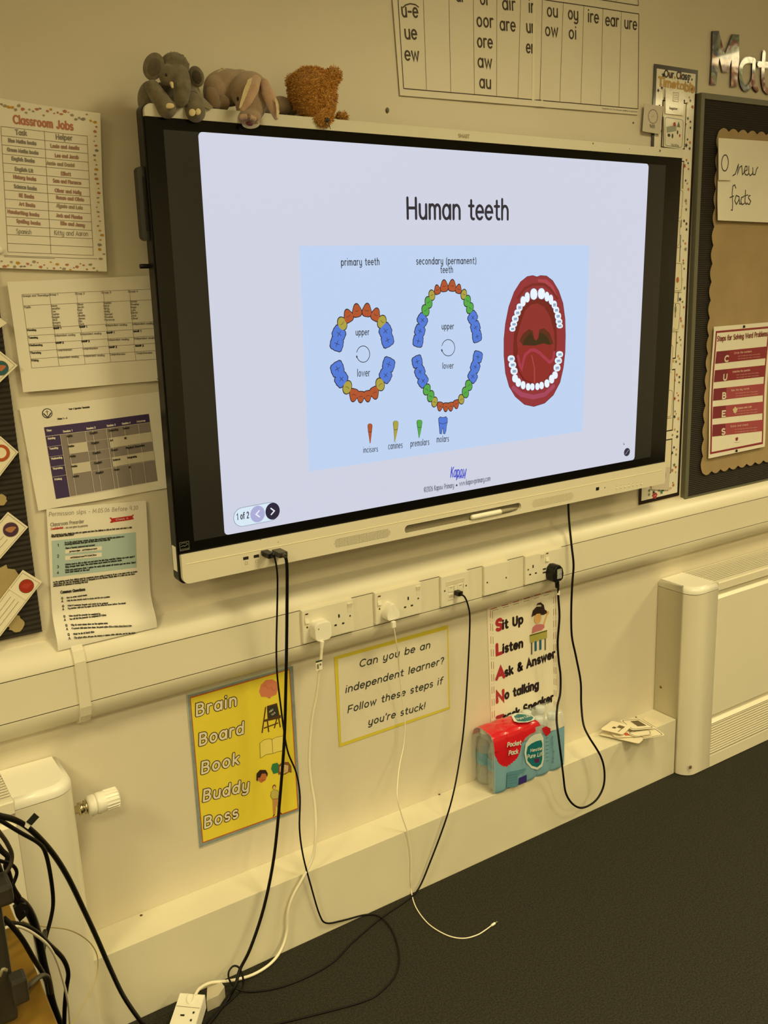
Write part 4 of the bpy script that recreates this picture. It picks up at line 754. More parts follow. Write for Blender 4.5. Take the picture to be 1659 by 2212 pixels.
pr = card('clock_card', 'pale grey card with a clock face hanging at the banner left edge', Zp((310, 900), (700, 960), (640, 1540), (262, 1475)), .014, None, mat('grey_card', (206, 196, 180), .5), lambda a, b: .006*max(0, 1.44-a)/.05)
Z = lambda X, Y: pr.L(*z9(X, Y)); pr.part('clock_face'); c = Vector(Z(487, 1170)); rx = (Vector(Z(585, 1175))-c).length; ry = (Vector(Z(487, 1025))-c).length
pr.line([c+Vector((rx*cos(2*pi*i/28), ry*sin(2*pi*i/28))) for i in range(28)], .0022, GREY, 1, False, True); pr.line([c+Vector((.003, .004)), c, c+Vector((-.007, -.001))], .0008, GREY)
for k in range(12): a = 2*pi*k/12; pr.line([c+Vector((rx*.84*cos(a), ry*.84*sin(a))), c+Vector((rx*.92*cos(a), ry*.92*sin(a)))], .0009, GREY)
pr.text('9:00', Z(415, 1400), Z(520, 1412), GREY, h=.0085, wd=.2); pr.build(pr.t)
def c7(*p): return [z7(*k) for k in p]
z6b = zz(1360, 120, 4.425)
for i, (px, lab) in enumerate((([z6b(420, 1000), z6b(515, 1020), z6b(500, 1290), z6b(400, 1280)], 'laminated card peeping past the screen edge below its top corner'),
    ([z6b(400, 1265), z6b(518, 1275), z6b(497, 1570), z6b(380, 1560)], 'second laminated card down the screen edge, pale and blank'), ([z6b(380, 1565), z6b(490, 1565), z6b(478, 1830), z6b(360, 1835)], 'third laminated card down the screen edge, blank with dark rim'),
    ([z6b(340, 1970), z6b(506, 1975), z7(485, 130), z7(330, 135)], 'laminated card at mid height of the screen edge with orange drawing'), (c7((330, 215), (475, 225), (455, 490), (310, 500)), 'laminated card beside the screen edge with a small standing figure'),
    (c7((300, 600), (405, 605), (388, 860), (280, 870)), 'laminated card below the standing figure card, mostly behind the screen'), (c7((270, 1010), (405, 1025), (390, 1285), (250, 1290)), 'lowest laminated card with rim beside the screen edge'),
    (c7((230, 1735), (375, 1740), (360, 1950), (200, 1945)), 'grey clock card at the foot of the banner beside the screen corner'))):
    gy = i == 7; pr = card('picture_card', lab, px, .008+.0006*(i % 3), None if gy else RIM, mat('grey_card') if gy else CREAM)
    if i == 3: pr.part('drawing').disc(pr.L(*z7(440, 20)), .006, .009, mat('orange_ink', (180, 96, 50), .5), 1, 10); pr.line([pr.L(*z7(425, 95)), pr.L(*z7(440, 97))], .0015, GREY)
    if i == 4:
        c = Vector(pr.L(*z7(422, 250))); pr.part('drawing').disc(c, .0022, .0035, mat('dark_ink2'), 1, 12); pr.poly([c+Vector(k) for k in ((-.0035, -.004), (.004, -.004), (.005, -.016), (.003, -.022), (-.003, -.022), (-.004, -.014))], mat('green_grey_ink'), 1)
        for s_ in (-.0015, .002): pr.line([c+Vector((s_, -.022)), c+Vector((s_*1.3, -.037))], .0016, mat('dark_ink2'), 1)
        pr.line([pr.L(*z7(400, 465)), pr.L(*z7(415, 466))], .0015, GREY)
    if gy: c = Vector(pr.L(*z7(312, 1815))); pr.part('clock_face').line([c+Vector((.011*cos(2*pi*k/24), .013*sin(2*pi*k/24))) for k in range(24)], .0016, GREY, 1, False, True); pr.line([c+Vector((.003, .004)), c], .0012, GREY)
    pr.build(pr.t)

# ------------------------------------------------------------------ display board right
FR = mat('olive_grey_frame', (104, 102, 84), .45); CORR = mat('black_corrugated_card', (40, 34, 26), .85); HESS = mat('brown_hessian_paper', (170, 146, 106), .9, noise=.12, nscale=9, bump=.3, bscale=600)
RB = thing('display_board', 'brown hessian display board with black corrugated scalloped border, right of screen', 'display board', (2.3, 0, .885))
bx0, bx1, bz0, bz1 = 1.672, 3.05, .886, 2.098
m = MB()
for a in ((bx0, bx0+.016, bz0, bz1), (bx1-.016, bx1, bz0, bz1), (bx0+.016, bx1-.016, bz0, bz0+.016), (bx0+.016, bx1-.016, bz1-.016, bz1)): m.box(a[0], a[1], -.018, -.001, a[2], a[3], FR, .001)
m.build('frame', RB)
def corrug(x0, x1, z0, z1, parent, y=-.012, p=.0062, name='corrugated_backing', mt=None):
    n = int((z1-z0)/p*6); vs = []; 
    for i in range(n+1):
        zq = z0+(z1-z0)*i/n; yy = y-.0022*(.5+.5*cos(2*pi*i/6)); vs += [(x0, yy, zq), (x1, yy, zq)]
    return MB().add(vs, [[2*i, 2*i+1, 2*i+3, 2*i+2] for i in range(n)], mt or CORR, True).build(name, parent)
corrug(bx0+.016, bx1-.016, bz0+.016, bz1-.016, RB)
hx0, hz0, hz1 = 1.752, .972, 1.998; pts = []
def scal(a, b, n, amp, nx, nz):
    out = []
    for i in range(n*8):
        t = i/(n*8); out.append((a[0]+(b[0]-a[0])*t+nx*amp*abs(sin(pi*t*n)), a[1]+(b[1]-a[1])*t+nz*amp*abs(sin(pi*t*n))))
    return out
ol = scal((hx0, hz0), (hx0+.004, hz1), 19, .009, -1, 0)+scal((hx0+.004, hz1), (2.97, hz1), 27, .01, 0, 1)+scal((2.97, hz1), (2.97, hz0), 19, .009, 1, 0)+scal((2.97, hz0), (hx0, hz0), 27, .01, 0, -1)
MB().prism([(x, -.019, z) for x, z in ol], (0, .0015, 0), HESS).build('hessian_panel', RB)

z6c = z6b
pr = sheet('handwritten_notice', 'cream paper notice with large handwritten words pinned high on the hessian board', 'paper', [z6c(850, 787), (1700, 308), (1700, 483), z6c(812, 1577)], .0225, lambda a, b: .004*(1+cos((b-1.75)*13))+.002*max(0, 1.80-a)/.03*max(0, 1.80-b)/.05)
Z = lambda X, Y: pr.L(*z6c(X, Y)); HW = mat('pen_ink', (48, 40, 36), .5)
pr.part('handwriting').line([Z(975, 1150), Z(1000, 1135), Z(1030, 1050), Z(1035, 1035), Z(1020, 1140), Z(1045, 1070), Z(1065, 1055), Z(1068, 1140), Z(1085, 1120)], .0035, HW)
pr.line([Z(1085, 1110), Z(1115, 1095), Z(1115, 1060), Z(1100, 1060), Z(1088, 1100), Z(1095, 1140), Z(1115, 1145), Z(1130, 1125)], .0035, HW)
pr.line([Z(1133, 1060), Z(1130, 1130), Z(1143, 1150), Z(1165, 1130), Z(1170, 1070), Z(1170, 1140), Z(1190, 1140), Z(1205, 1090), Z(1218, 1068)], .0035, HW)
pr.line([Z(1000, 1270), Z(990, 1238), Z(972, 1250), Z(962, 1320), Z(965, 1420), Z(960, 1480), Z(950, 1478)], .0035, HW); pr.line([Z(940, 1360), Z(975, 1345)], .0035, HW)
pr.line([Z(1025, 1350), Z(1000, 1340), Z(985, 1390), Z(1000, 1425), Z(1025, 1380), Z(1028, 1350), Z(1030, 1420), Z(1045, 1420)], .0035, HW); pr.line([Z(1070, 1352), Z(1050, 1360), Z(1043, 1400), Z(1055, 1428), Z(1078, 1415)], .0035, HW)
pr.line([Z(1092, 1290), Z(1082, 1400), Z(1092, 1425), Z(1105, 1410)], .0035, HW); pr.line([Z(1075, 1345), Z(1112, 1335)], .003, HW); pr.line([Z(1135, 1340), Z(1120, 1345), Z(1118, 1365), Z(1138, 1395), Z(1125, 1425), Z(1108, 1420)], .0035, HW); pr.build(pr.t)
pr = sheet('number_slip', 'narrow white paper slip bearing a large handwritten zero', 'paper', [z6c(850, 838), z6c(992, 845), z6c(970, 1192), z6c(852, 1190)], .033, None)
c = Vector(pr.L(*z6c(911, 1027))); pr.part('handwritten_zero').line([c+Vector((.0155*cos(2*pi*i/26), .0225*sin(2*pi*i/26))) for i in range(26)], .0034, HW, 1, False, True); pr.build(pr.t)
# word problem steps poster
CR_ = mat('crimson_ink', (142, 32, 50), .5); CR2 = mat('rose_ink', (166, 66, 78), .5)
pr = sheet('maths_steps_poster', 'white poster of crimson bands spelling CUBES, on the hessian board', 'poster', c7((762, 450), (1300, 405), (1228, 1550), (710, 1660)), .0225, lambda a, b: .003*(1+sin(b*14)), PAPER)
Z = lambda X, Y: pr.L(*z7(X, Y)); pr.part('border'); fr = [Z(778, 490), Z(1272, 445), Z(1210, 1525), Z(724, 1620)]
pr.grid(fr, CR_, 1, 1, 20); pr.grid([Z(788, 508), Z(1258, 465), Z(1198, 1508), Z(738, 1600)], PAPER, 2, 1, 20)
pr.part('heading').text('Steps for Solving Word Problems', Z(790, 583), Z(1250, 533), mat('brown_red_ink', (120, 46, 40), .5), h=.0145, wd=.17, layer=3)
for i, (ch, y0, y1, m_) in enumerate((('C', 678, 790, CR_), ('U', 850, 960, CR_), ('B', 1020, 1130, CR2), ('E', 1185, 1295, CR2), ('S', 1350, 1458, CR2))):
    dx = -i*8.5; pr.each('band').grid([Z(788+dx, y0), Z(1252+dx, y0-48), Z(1250+dx, y1-52), Z(780+dx, y1)], m_, 3, 1, 4); pr.grid([Z(788+dx, y0), Z(905+dx, y0-12), Z(900+dx, y1-13), Z(780+dx, y1)], mat('dark_crimson', (124, 30, 48)), 4, 1, 4)
    pr.part('band_letter').text(ch, Z(862+dx, y1-20), Z(898+dx, y1-23), WP_, h=.0175, wd=.2, layer=5)
    pr.part('band_text', True).text(('Circle the numbers', 'Underline the question', 'Box the key words', 'Evaluate, make a plan', 'Solve and check')[i], Z(948+dx+(60 if i == 3 else 0), y0+22), Z(1110+dx+(30 if i == 3 else 0), y0+4), mat('pink_print', (222, 176, 168)), h=.0055, wd=.18, layer=5)
    for k in (1, 2): pr.text('work through each step of the problem', Z(985+dx, y0+22+k*24), Z(1190+dx, y0+2+k*24), mat('pink_print'), h=.0028, wd=.14, layer=5)
c = Vector(Z(962, 1215)); pr.part('cloud_mark').poly([c+Vector((.0115*cos(t)*(1+.18*sin(5*t)), .0095*sin(t)*(1+.12*cos(4*t)))) for t in [2*pi*i/24 for i in range(24)]], mat('cloud_cream', (214, 196, 160)), 5)
c = Vector(Z(970, 1480)); pr.part('maker_logo').poly([c+Vector((.007*cos(t)*(1+.2*sin(3*t)), .006*sin(t))) for t in [2*pi*i/16 for i in range(16)]], CR_, 3); pr.line([Z(945, 1512), Z(995, 1508)], .0008, CR2, 3); pr.build(pr.t)
for X, Y in ((1034, 448), (965, 1587)):
    c = pr.L(*z7(X, Y)); MB().lathe(pr.S(c[0], c[1], .001), [(0, .004), (.0035, .003), (.0045, 0)], BLACK, 14, 'Y').build('drawing_pin', pr.t)

# shiny camouflage letters above the board
def foil(name, seed):
    m = bpy.data.materials.new(name); m.use_nodes = True; nt = m.node_tree; b = nt.nodes['Principled BSDF']; b.inputs['Roughness'].default_value = .14; b.inputs['Coat Weight'].default_value = 1; b.inputs['Coat Roughness'].default_value = .04
    tc = nt.nodes.new('ShaderNodeTexCoord'); n = nt.nodes.new('ShaderNodeTexNoise'); n.inputs['Scale'].default_value = 9; n.inputs['Detail'].default_value = 1; mp = nt.nodes.new('ShaderNodeMapping'); mp.inputs['Location'].default_value = (seed, seed*2, 0)
    cr = nt.nodes.new('ShaderNodeValToRGB'); cr.color_ramp.interpolation = 'CONSTANT'; el = cr.color_ramp.elements; cols = ((190, 178, 80), (160, 92, 56), (112, 40, 36), (184, 128, 100), (70, 70, 96), (86, 92, 100), (124, 138, 96), (128, 42, 42), (88, 104, 84))
    while len(el) < len(cols): el.new(.5)
    for i, c in enumerate(cols): el[i].position = (0, .34, .39, .43, .47, .51, .55, .59, .64)[i]; el[i].color = lin(c)+(1,)
    nt.links.new(tc.outputs['Object'], mp.inputs[0]); nt.links.new(mp.outputs[0], n.inputs['Vector']); nt.links.new(n.outputs[0], cr.inputs[0]); nt.links.new(cr.outputs[0], b.inputs['Base Color'])
    bn = nt.nodes.new('ShaderNodeTexNoise'); bn.inputs['Scale'].default_value = 22; bp = nt.nodes.new('ShaderNodeBump'); bp.inputs['Distance'].default_value = .004; bp.inputs['Strength'].default_value = .35
    nt.links.new(tc.outputs['Object'], bn.inputs['Vector']); nt.links.new(bn.outputs[0], bp.inputs['Height']); nt.links.new(bp.outputs[0], b.inputs['Normal']); return m
RIMF = mat('dark_foil_rim', (60, 36, 24), .2, coat=.8)
zl = zz(1500, 50, 10.434)
def foil_letter(strokes, wd, name, label, seed, poly=None):
    pr = Print(WP, h0=.004); pts = [pr.L(*zl(*q)) for s_ in (poly and [poly] or strokes) for q in s_]; c = (sum(p[0] for p in pts)/len(pts), min(p[1] for p in pts))
    t = thing(name, label, 'letter', (c[0], 0, c[1])); fm = foil('camouflage_foil', seed)
    if poly:
        m = MB(); m.prism([WP.w(*pr.L(*zl(*q)), .004) for q in poly], (0, -.002, 0), RIMF); m.build('letter_rim', t); cx = sum(q[0] for q in poly)/len(poly)
        pq = [Vector(pr.L(*zl(*q))) for q in poly]; n = len(pq); ins = []
        for i in range(n):
            d0 = (pq[i]-pq[i-1]).normalized(); d1 = (pq[(i+1) % n]-pq[i]).normalized(); k = Vector((d0.y, -d0.x))+Vector((d1.y, -d1.x)); k = k/max(.5, k.length**2)*2; ins.append(pq[i]+k*.0016)
        pr.part('foil_face').poly(ins, fm, 8)
    else:
        m = MB()
        for s_ in strokes:
            P2 = catmull([Vector(pr.L(*zl(*q))).to_3d() for q in s_], 5) if len(s_) > 2 else [Vector(pr.L(*zl(*q))).to_3d() for q in s_]
            pr.part('letter_rim').line([(p.x, p.y) for p in P2], wd, RIMF, 1); pr.part('foil_face').line([(p.x, p.y) for p in P2], wd-.0032, fm, 5+strokes.index(s_))
    pr.build(t)
foil_letter(None, 0, 'foil_letter', 'shiny camouflage patterned capital M above the hessian board', 3.1, [(385, 180), (540, 180), (672, 690), (835, 250), (997, 262), (1000, 800), (945, 1445), (800, 1440), (822, 830), (750, 1120), (615, 1110), (545, 800), (478, 1400), (338, 1385), (375, 800)])
foil_letter([[(1340, 860), (1230, 830), (1120, 860), (1050, 960), (1030, 1120), (1050, 1330), (1100, 1450), (1180, 1470), (1280, 1350), (1320, 1200)], [(1335, 850), (1320, 1150), (1330, 1400), (1400, 1500)]], .0185, 'foil_letter', 'shiny camouflage patterned small letter a beside the capital M', 7.7)
foil_letter([[(1560, 680), (1545, 900), (1530, 1200), (1560, 1440), (1640, 1540), (1740, 1520)], [(1440, 930), (1700, 950)]], .019, 'foil_letter', 'shiny camouflage patterned letter t cut by the photo right edge', 12.3)

# ------------------------------------------------------------------ display board at the left edge
LB = thing('display_board', 'black corrugated display board at the left edge with tilted label cards', 'display board', (-.6, 0, .93))
lx1 = -.2955+.0
m = MB(); a = at(0, 712, -.01); b = at(99.5, 1390, -.01); lx1 = (a.x+b.x)/2
MB().box(-1.5, lx1, -.008, -.001, .926, 2.2, mat('board_core', (60, 50, 38), .8)).build('board', LB); corrug(-1.5, lx1, .926, 2.2, LB, -.0085, .0105)
zL = zz(0, 1090, 6.7)
LC = mat('ivory_card', (238, 230, 204), .5)
def pins(name, label, quad, y, disc, dc, ring=None, inner=None, lines=0, bul=None):
    pr = sheet(name, label, 'card', quad, y, bul, LC, nu=8, nv=4)
    q = pr.q; c = Vector(pr.L(*disc[0])); rx = abs(pr.L(*disc[1])[0]-c.x)
    pr.part('round_emblem').disc(c, rx, rx*1.0, ring or mat('emblem_rim', (120, 96, 84), .5), 1, 32); pr.disc(c, rx*.92, rx*.92, dc, 2, 32)
    if inner: pr.poly([c+Vector((rx*.55*cos(t)*(1+.3*sin(2*t+1)), rx*.4*sin(t+.4*cos(t)))) for t in [2*pi*i/16 for i in range(16)]], inner, 3)
    pr.part('ruled_line')
    for k in range(lines):
        f = .3+.2*k; pr.line([lerp2(q, f, .34), lerp2(q, f, .98)], .0007, LINEI, 1)
    pr.part('inner_rule').line([lerp2(q, .06, .97), lerp2(q, .06, .03), lerp2(q, .94, .03), lerp2(q, .94, .97)], .0006, LINEI, 1, False)
    return pr
T1 = (zL(120, 105), zL(408, 325)); e = lambda a, b, k: (a[0]+(b[0]-a[0])*k, a[1]+(b[1]-a[1])*k)
def strip(tl, tr, dx, dy): return [tl, tr, (tr[0]+dx, tr[1]+dy), (tl[0]+dx, tl[1]+dy)]
pr = pins('label_card', 'tilted white label card with a purple round emblem holding a shell shape', strip(zL(115, 105), zL(408, 325), -95, 108), .016, (zL(155, 362), zL(272, 362)), mat('emblem_purple', (74, 44, 72), .4), inner=mat('shell_tan', (178, 122, 80), .5), lines=3, bul=lambda a, b: .0)
pr.build(pr.t)
pr = pins('label_card', 'tilted white label card with a red round emblem, lowest on the board', strip(zL(330, 945), zL(610, 1115), -115, 150), .018, (zL(382, 1180), zL(494, 1180)), mat('emblem_red', (168, 44, 24), .4), inner=mat('emblem_red2', (178, 62, 44), .4), lines=3); pr.part('tape_strip').grid([pr.L(*zL(135, 1205)), pr.L(*zL(380, 1365)), pr.L(*zL(378, 1380)), pr.L(*zL(132, 1222))], mat('clear_tape', (244, 238, 214), .15), 4); pr.build(pr.t)
z0_ = zz(0, 640, 8.51)
pr = pins('label_card', 'tilted white label card with a teal round emblem', strip((-26, 737), z0_(325, 1272), -92, 88), .02, (z0_(15, 1320), z0_(162, 1330)), mat('emblem_teal', (30, 92, 100), .4), inner=mat('teal_flame', (190, 110, 70), .5)); pr.build(pr.t)
z9b = zz(0, 900, 9.617)
pr = pins('label_card', 'tilted white label card with an orange ring emblem', strip(z9b(10, 405), z9b(382, 735), -70, 92), .02, (z9b(15, 755), z9b(152, 770)), mat('emblem_cream', (240, 228, 196), .5), ring=mat('emblem_orange', (180, 84, 34), .5)); pr.disc(Vector(pr.L(*z9b(15, 755))), .0165, .0165, mat('emblem_orange'), 3, 28); pr.disc(Vector(pr.L(*z9b(12, 752))), .0105, .0105, mat('emblem_cream'), 4, 28); pr.build(pr.t)
pr = sheet('label_card', 'corner of a blank white label card, topmost at the left photo edge', 'card', [(-22, 670), z0_(128, 492), (-20, 722), (-55, 700)], .02, None, LC); pr.build(pr.t)
for i, (cx_, cy_, r_, lab) in enumerate(((0, 1262, .036, 'crumpled tan paper cut-out between the two lowest label cards'), (34, 1348, .016, 'small tan paper cut-out under the red emblem card'), (1, 1080, .012, 'tan paper cut-out edge between the orange and purple emblem cards'))):
    c = at(cx_, cy_, -.013); o = MB(); rnd = random.Random(i+5)
    n = 22; pts = [(c.x+r_*cos(2*pi*k/n)*rnd.uniform(.75, 1.15), -.0125, c.z+r_*1.1*sin(2*pi*k/n)*rnd.uniform(.8, 1.15)) for k in range(n)]
    tag(o.prism(pts, (0, .001, 0), mat('tan_paper', (176, 156, 108), .5, noise=.1)).build('paper_cutout', origin=tuple(c)), lab, 'cut-out')

# ------------------------------------------------------------------ posters below the trunking
YEL = mat('poster_yellow', (232, 212, 66), .4, noise=.03, nscale=12); BG = mat('poster_bluegrey', (142, 152, 152), .4, noise=.2, nscale=60); WOR = mat('poster_orange_line', (192, 92, 26), .4)
pr = sheet('five_words_poster', 'yellow laminated poster listing five bold words beginning with B', 'poster', [(402, 1500), (629, 1436), (648, 1752), (432, 1833)], .0015, None, mat('laminate_edge', (186, 190, 170), .2, coat=.6), th=.001)
zb_ = zz(380, 1400, 4.809); Z = lambda X, Y: pr.L(*zb_(X, Y)); q = pr.q
pr.part('border').grid([Z(118, 492), Z(1215, 185), Z(1295, 1680), Z(245, 2072)], BG, 1); pr.part('yellow_panel').grid([Z(145, 510), Z(1180, 215), Z(1270, 1668), Z(275, 2025)], WOR, 2); pr.grid([Z(152, 520), Z(1172, 226), Z(1260, 1660), Z(282, 2012)], YEL, 3)
WL_ = mat('letter_white', (226, 216, 190), .5); OI = mat('letter_outline', (60, 40, 28), .5)
pr.part('bold_word')
for t, a, b in (('Brain', (205, 702), (625, 588)), ('Board', (238, 1008), (700, 880)), ('Book', (258, 1302), (650, 1196)), ('Buddy', (275, 1590), (752, 1470)), ('Boss', (290, 1868), (640, 1752))):
    n0 = pr.n; pr.text(t, Z(*a), Z(*b), OI, h=.0275, wd=.235, layer=4, slant=.07, gap=.16)
    pr.cur = 'bold_word#%d' % (n0+1); pr.join = True; pr.text(t, Z(*a), Z(*b), WL_, h=.0275, wd=.135, layer=5, slant=.07, gap=.16); pr.join = False; pr.cur = 'bold_word'
sub = lambda *p: [Z(*k) for k in p]
PK = mat('brain_pink', (206, 124, 92), .5); pr.part('brain_picture').poly(sub((960, 520), (975, 524), (985, 505), (1040, 480), (1055, 430), (1045, 350), (1000, 322), (930, 330), (880, 380), (862, 450), (885, 505), (940, 505)), PK, 4); pr.line(sub((900, 400), (930, 380), (950, 420), (990, 400), (1000, 440), (1030, 430)), .0006, mat('brain_line', (160, 84, 62)), 5)
WD = mat('easel_brown', (78, 50, 24), .6); pr.part('easel_picture').poly(sub((942, 600), (1048, 568), (1078, 715), (950, 745)), WD, 4); pr.poly(sub((955, 612), (1042, 585), (1064, 705), (960, 732)), mat('slate_ink', (46, 44, 36), .7), 5); pr.poly(sub((905, 745), (1085, 690), (1088, 722), (905, 765)), WD, 5)
for a, b in (((930, 610), (892, 880)), ((945, 740), (962, 870)), ((1048, 720), (1020, 830)), ((1060, 700), (1082, 820)), ((910, 830), (1060, 775))): pr.line(sub(a, b), .0032, WD, 4, False)
pr.part('easel_lettering'); pr.text('ABC', Z(968, 668), Z(1010, 640), WL_, h=.0042, wd=.14, layer=6); pr.text('123', Z(990, 700), Z(1030, 672), WL_, h=.0042, wd=.14, layer=6)
YP = mat('page_yellow', (232, 216, 110), .6); pr.part('book_picture').poly(sub((868, 985), (910, 950), (960, 938), (995, 945), (1040, 922), (1115, 908), (1118, 1060), (1060, 1072), (1003, 1092), (940, 1100), (875, 1140)), YP, 4); pr.line(sub((868, 985), (910, 950), (960, 938), (995, 945), (1040, 922), (1115, 908), (1118, 1060), (1060, 1072), (1003, 1092), (940, 1100), (875, 1140)), .0008, OI, 5, True, True); pr.line(sub((995, 945), (1003, 1092)), .0008, OI, 5)
SK = mat('skin_print', (186, 112, 60), .6); HR = mat('hair_print', (46, 26, 18), .6); pr.part('child_head_picture').poly(sub((850, 1320), (845, 1370), (885, 1398), (930, 1370), (945, 1310), (935, 1270), (880, 1270)), SK, 4); pr.poly(sub((832, 1368), (835, 1300), (870, 1262), (930, 1262), (952, 1300), (945, 1335), (930, 1300), (890, 1300), (870, 1345), (850, 1340), (845, 1385)), HR, 5); pr.line(sub((885, 1365), (900, 1370), (915, 1362)), .0007, HR, 5)
pr.each('child_head_picture').poly(sub((985, 1250), (1000, 1200), (1050, 1188), (1085, 1230), (1070, 1290), (1010, 1305)), mat('green_bubble', (44, 122, 72), .6), 4); pr.poly(sub((1060, 1310), (1060, 1215), (1100, 1180), (1165, 1180), (1195, 1220), (1198, 1290), (1170, 1285), (1130, 1310)), mat('hair_brown', (130, 84, 48), .6), 5); pr.poly(sub((1075, 1230), (1110, 1205), (1165, 1215), (1160, 1280), (1110, 1305), (1075, 1280)), mat('face_pale', (222, 190, 130), .6), 6); pr.line(sub((1095, 1270), (1115, 1280), (1135, 1265)), .0007, HR, 7)
pr.part('teacher_picture').disc(Z(1018, 1440), .005, .0065, mat('hair_auburn', (124, 66, 36)), 4); pr.disc(Z(1018, 1446), .0033, .0045, mat('face_pale'), 5); pr.poly(sub((985, 1490), (1010, 1470), (1045, 1470), (1075, 1500), (1060, 1530), (1058, 1562), (1000, 1566), (980, 1535)), mat('shirt_green', (190, 180, 90)), 4); pr.line(sub((985, 1490), (1010, 1470), (1045, 1470), (1075, 1500), (1060, 1530), (1058, 1562), (1000, 1566), (980, 1535)), .0006, OI, 5, True, True)
pr.poly(sub((1000, 1562), (1058, 1556), (1090, 1700), (1072, 1712), (1040, 1620), (1030, 1722), (1008, 1726)), mat('trouser_tan', (190, 140, 80)), 4); pr.line(sub((1020, 1728), (1008, 1742)), .003, HR, 4); pr.line(sub((1082, 1712), (1092, 1716)), .003, HR, 4); pr.build(pr.t)

pr = sheet('learner_sign', 'white sign with yellow border asking about being an independent learner', 'sign', [(722, 1419), (968, 1350), (972, 1531), (733, 1614)], .0015, None, mat('sign_yellow', (216, 200, 66), .35, noise=.03))
zs = zz(700, 1320, 5.352); Z = lambda X, Y: pr.L(*zs(X, Y))
pr.part('white_panel').grid([Z(158, 556), Z(1420, 212), Z(1438, 1108), Z(198, 1528)], mat('sign_white', (224, 216, 194), .4, noise=.02), 1)
SI = mat('sign_ink', (50, 54, 52), .5); pr.part('handwriting_line')
for t, a, b in (('Can you be an', (405, 648), (1222, 424)), ('independent learner?', (245, 945), (1380, 605)), ('Follow these steps if', (268, 1178), (1365, 838)), ("you're stuck!", (508, 1320), (1162, 1128))):
    pr.text(t, Z(*a), Z(*b), SI, h=.0182, wd=.125, layer=2, slant=.16, gap=.12)
pr.build(pr.t)

pr = sheet('behaviour_poster', 'white poster with dashed red and green border, first letters spelling SLANT', 'poster', [(1052, 1313), (1198, 1277), (1205, 1548), (1062, 1590)], .0015, None, mat('poster_white', (236, 228, 206), .5))
zn = zz(1000, 1260, 4.4235); Z = lambda X, Y: pr.L(*zn(X, Y)); SR = mat('slant_red', (176, 44, 56), .5); SB = mat('slant_black', (36, 22, 28), .5); SG = mat('slant_green', (84, 100, 52), .5)
def dash(p0, p1, mt, wd=.0014):
    p0, p1 = Vector(Z(*p0)), Vector(Z(*p1)); n = max(2, int((p1-p0).length/.036)); d = (p1-p0)/n
    for i in range(n): pr.line([p0+d*i, p0+d*(i+.58)], wd, mt, 1, False); pr.line([p0+d*(i+.76), p0+d*(i+.8)], wd, mt, 1, False)
pr.part('dashed_border', True)
dash((262, 250), (885, 58), SR, .0022); dash((280, 262), (862, 92), SG); dash((262, 260), (282, 1340), SR); dash((282, 268), (302, 1330), SG); dash((884, 120), (890, 1240), SR); dash((864, 130), (872, 1230), SG); pr.line([Z(850, 1232), Z(884, 1222)], .0014, SR)
pr.part('rule_line')
for cap, rest, a, b, c, d in (('S', 'it Up', (313, 450), (372, 436), (378, 434), (570, 378)), ('L', 'isten', (318, 682), (372, 664), (380, 662), (570, 606)), ('A', 'sk & Answer', (318, 915), (395, 892), (402, 888), (878, 702)), ('N', 'o talking', (318, 1138), (392, 1112), (400, 1104), (720, 1000)), ('T', 'rack Speaker', (320, 1372), (382, 1352), (388, 1320), (860, 1120))):
    pr.text(cap, Z(*a), Z(*b), SR, h=.030, wd=.25, layer=2, gap=.1); pr.text(rest, Z(*c), Z(*d), SB, h=.024, wd=.215, layer=2, gap=.14)
pr.part('pupil_picture'); sk = mat('pupil_skin', (226, 178, 110), .6)
pr.poly([Z(*k) for k in ((700, 215), (710, 190), (740, 180), (770, 205), (782, 262), (755, 240), (745, 205), (715, 205))], HR, 3)
pr.poly([Z(*k) for k in ((652, 320), (665, 260), (700, 222), (750, 220), (780, 250), (798, 262), (800, 282), (770, 300), (690, 300))], HR, 4); pr.disc(Z(712, 332), .0132, .0165, sk, 5, 24); pr.poly([Z(*k) for k in ((655, 318), (668, 268), (700, 245), (760, 255), (745, 285), (700, 290), (668, 310))], HR, 6)
pr.line([Z(768, 400), Z(790, 330), Z(808, 282)], .0062, sk, 2); pr.disc(Z(810, 280), .004, .0055, sk, 3, 12); pr.poly([Z(*k) for k in ((655, 480), (665, 420), (690, 395), (740, 388), (775, 395), (778, 420), (755, 445), (700, 462))], mat('pupil_pink', (202, 120, 128), .6), 3)
pr.poly([Z(*k) for k in ((635, 492), (800, 444), (800, 520), (640, 568))], mat('desk_olive', (172, 168, 84), .6), 5); pr.poly([Z(*k) for k in ((635, 492), (800, 444), (800, 456), (635, 504))], mat('desk_dark', (96, 90, 30), .6), 6)
for x in (655, 785): pr.line([Z(x, 540-(x-655)*.2), Z(x, 680-(x-655)*.33)], .0052, mat('desk_leg', (100, 96, 84), .6), 3, False)
for x in (693, 738): pr.line([Z(x, 540-(x-655)*.2), Z(x, 655-(x-655)*.25)], .0085, mat('jeans_blue', (32, 92, 124), .6), 3, False)
pr.build(pr.t)
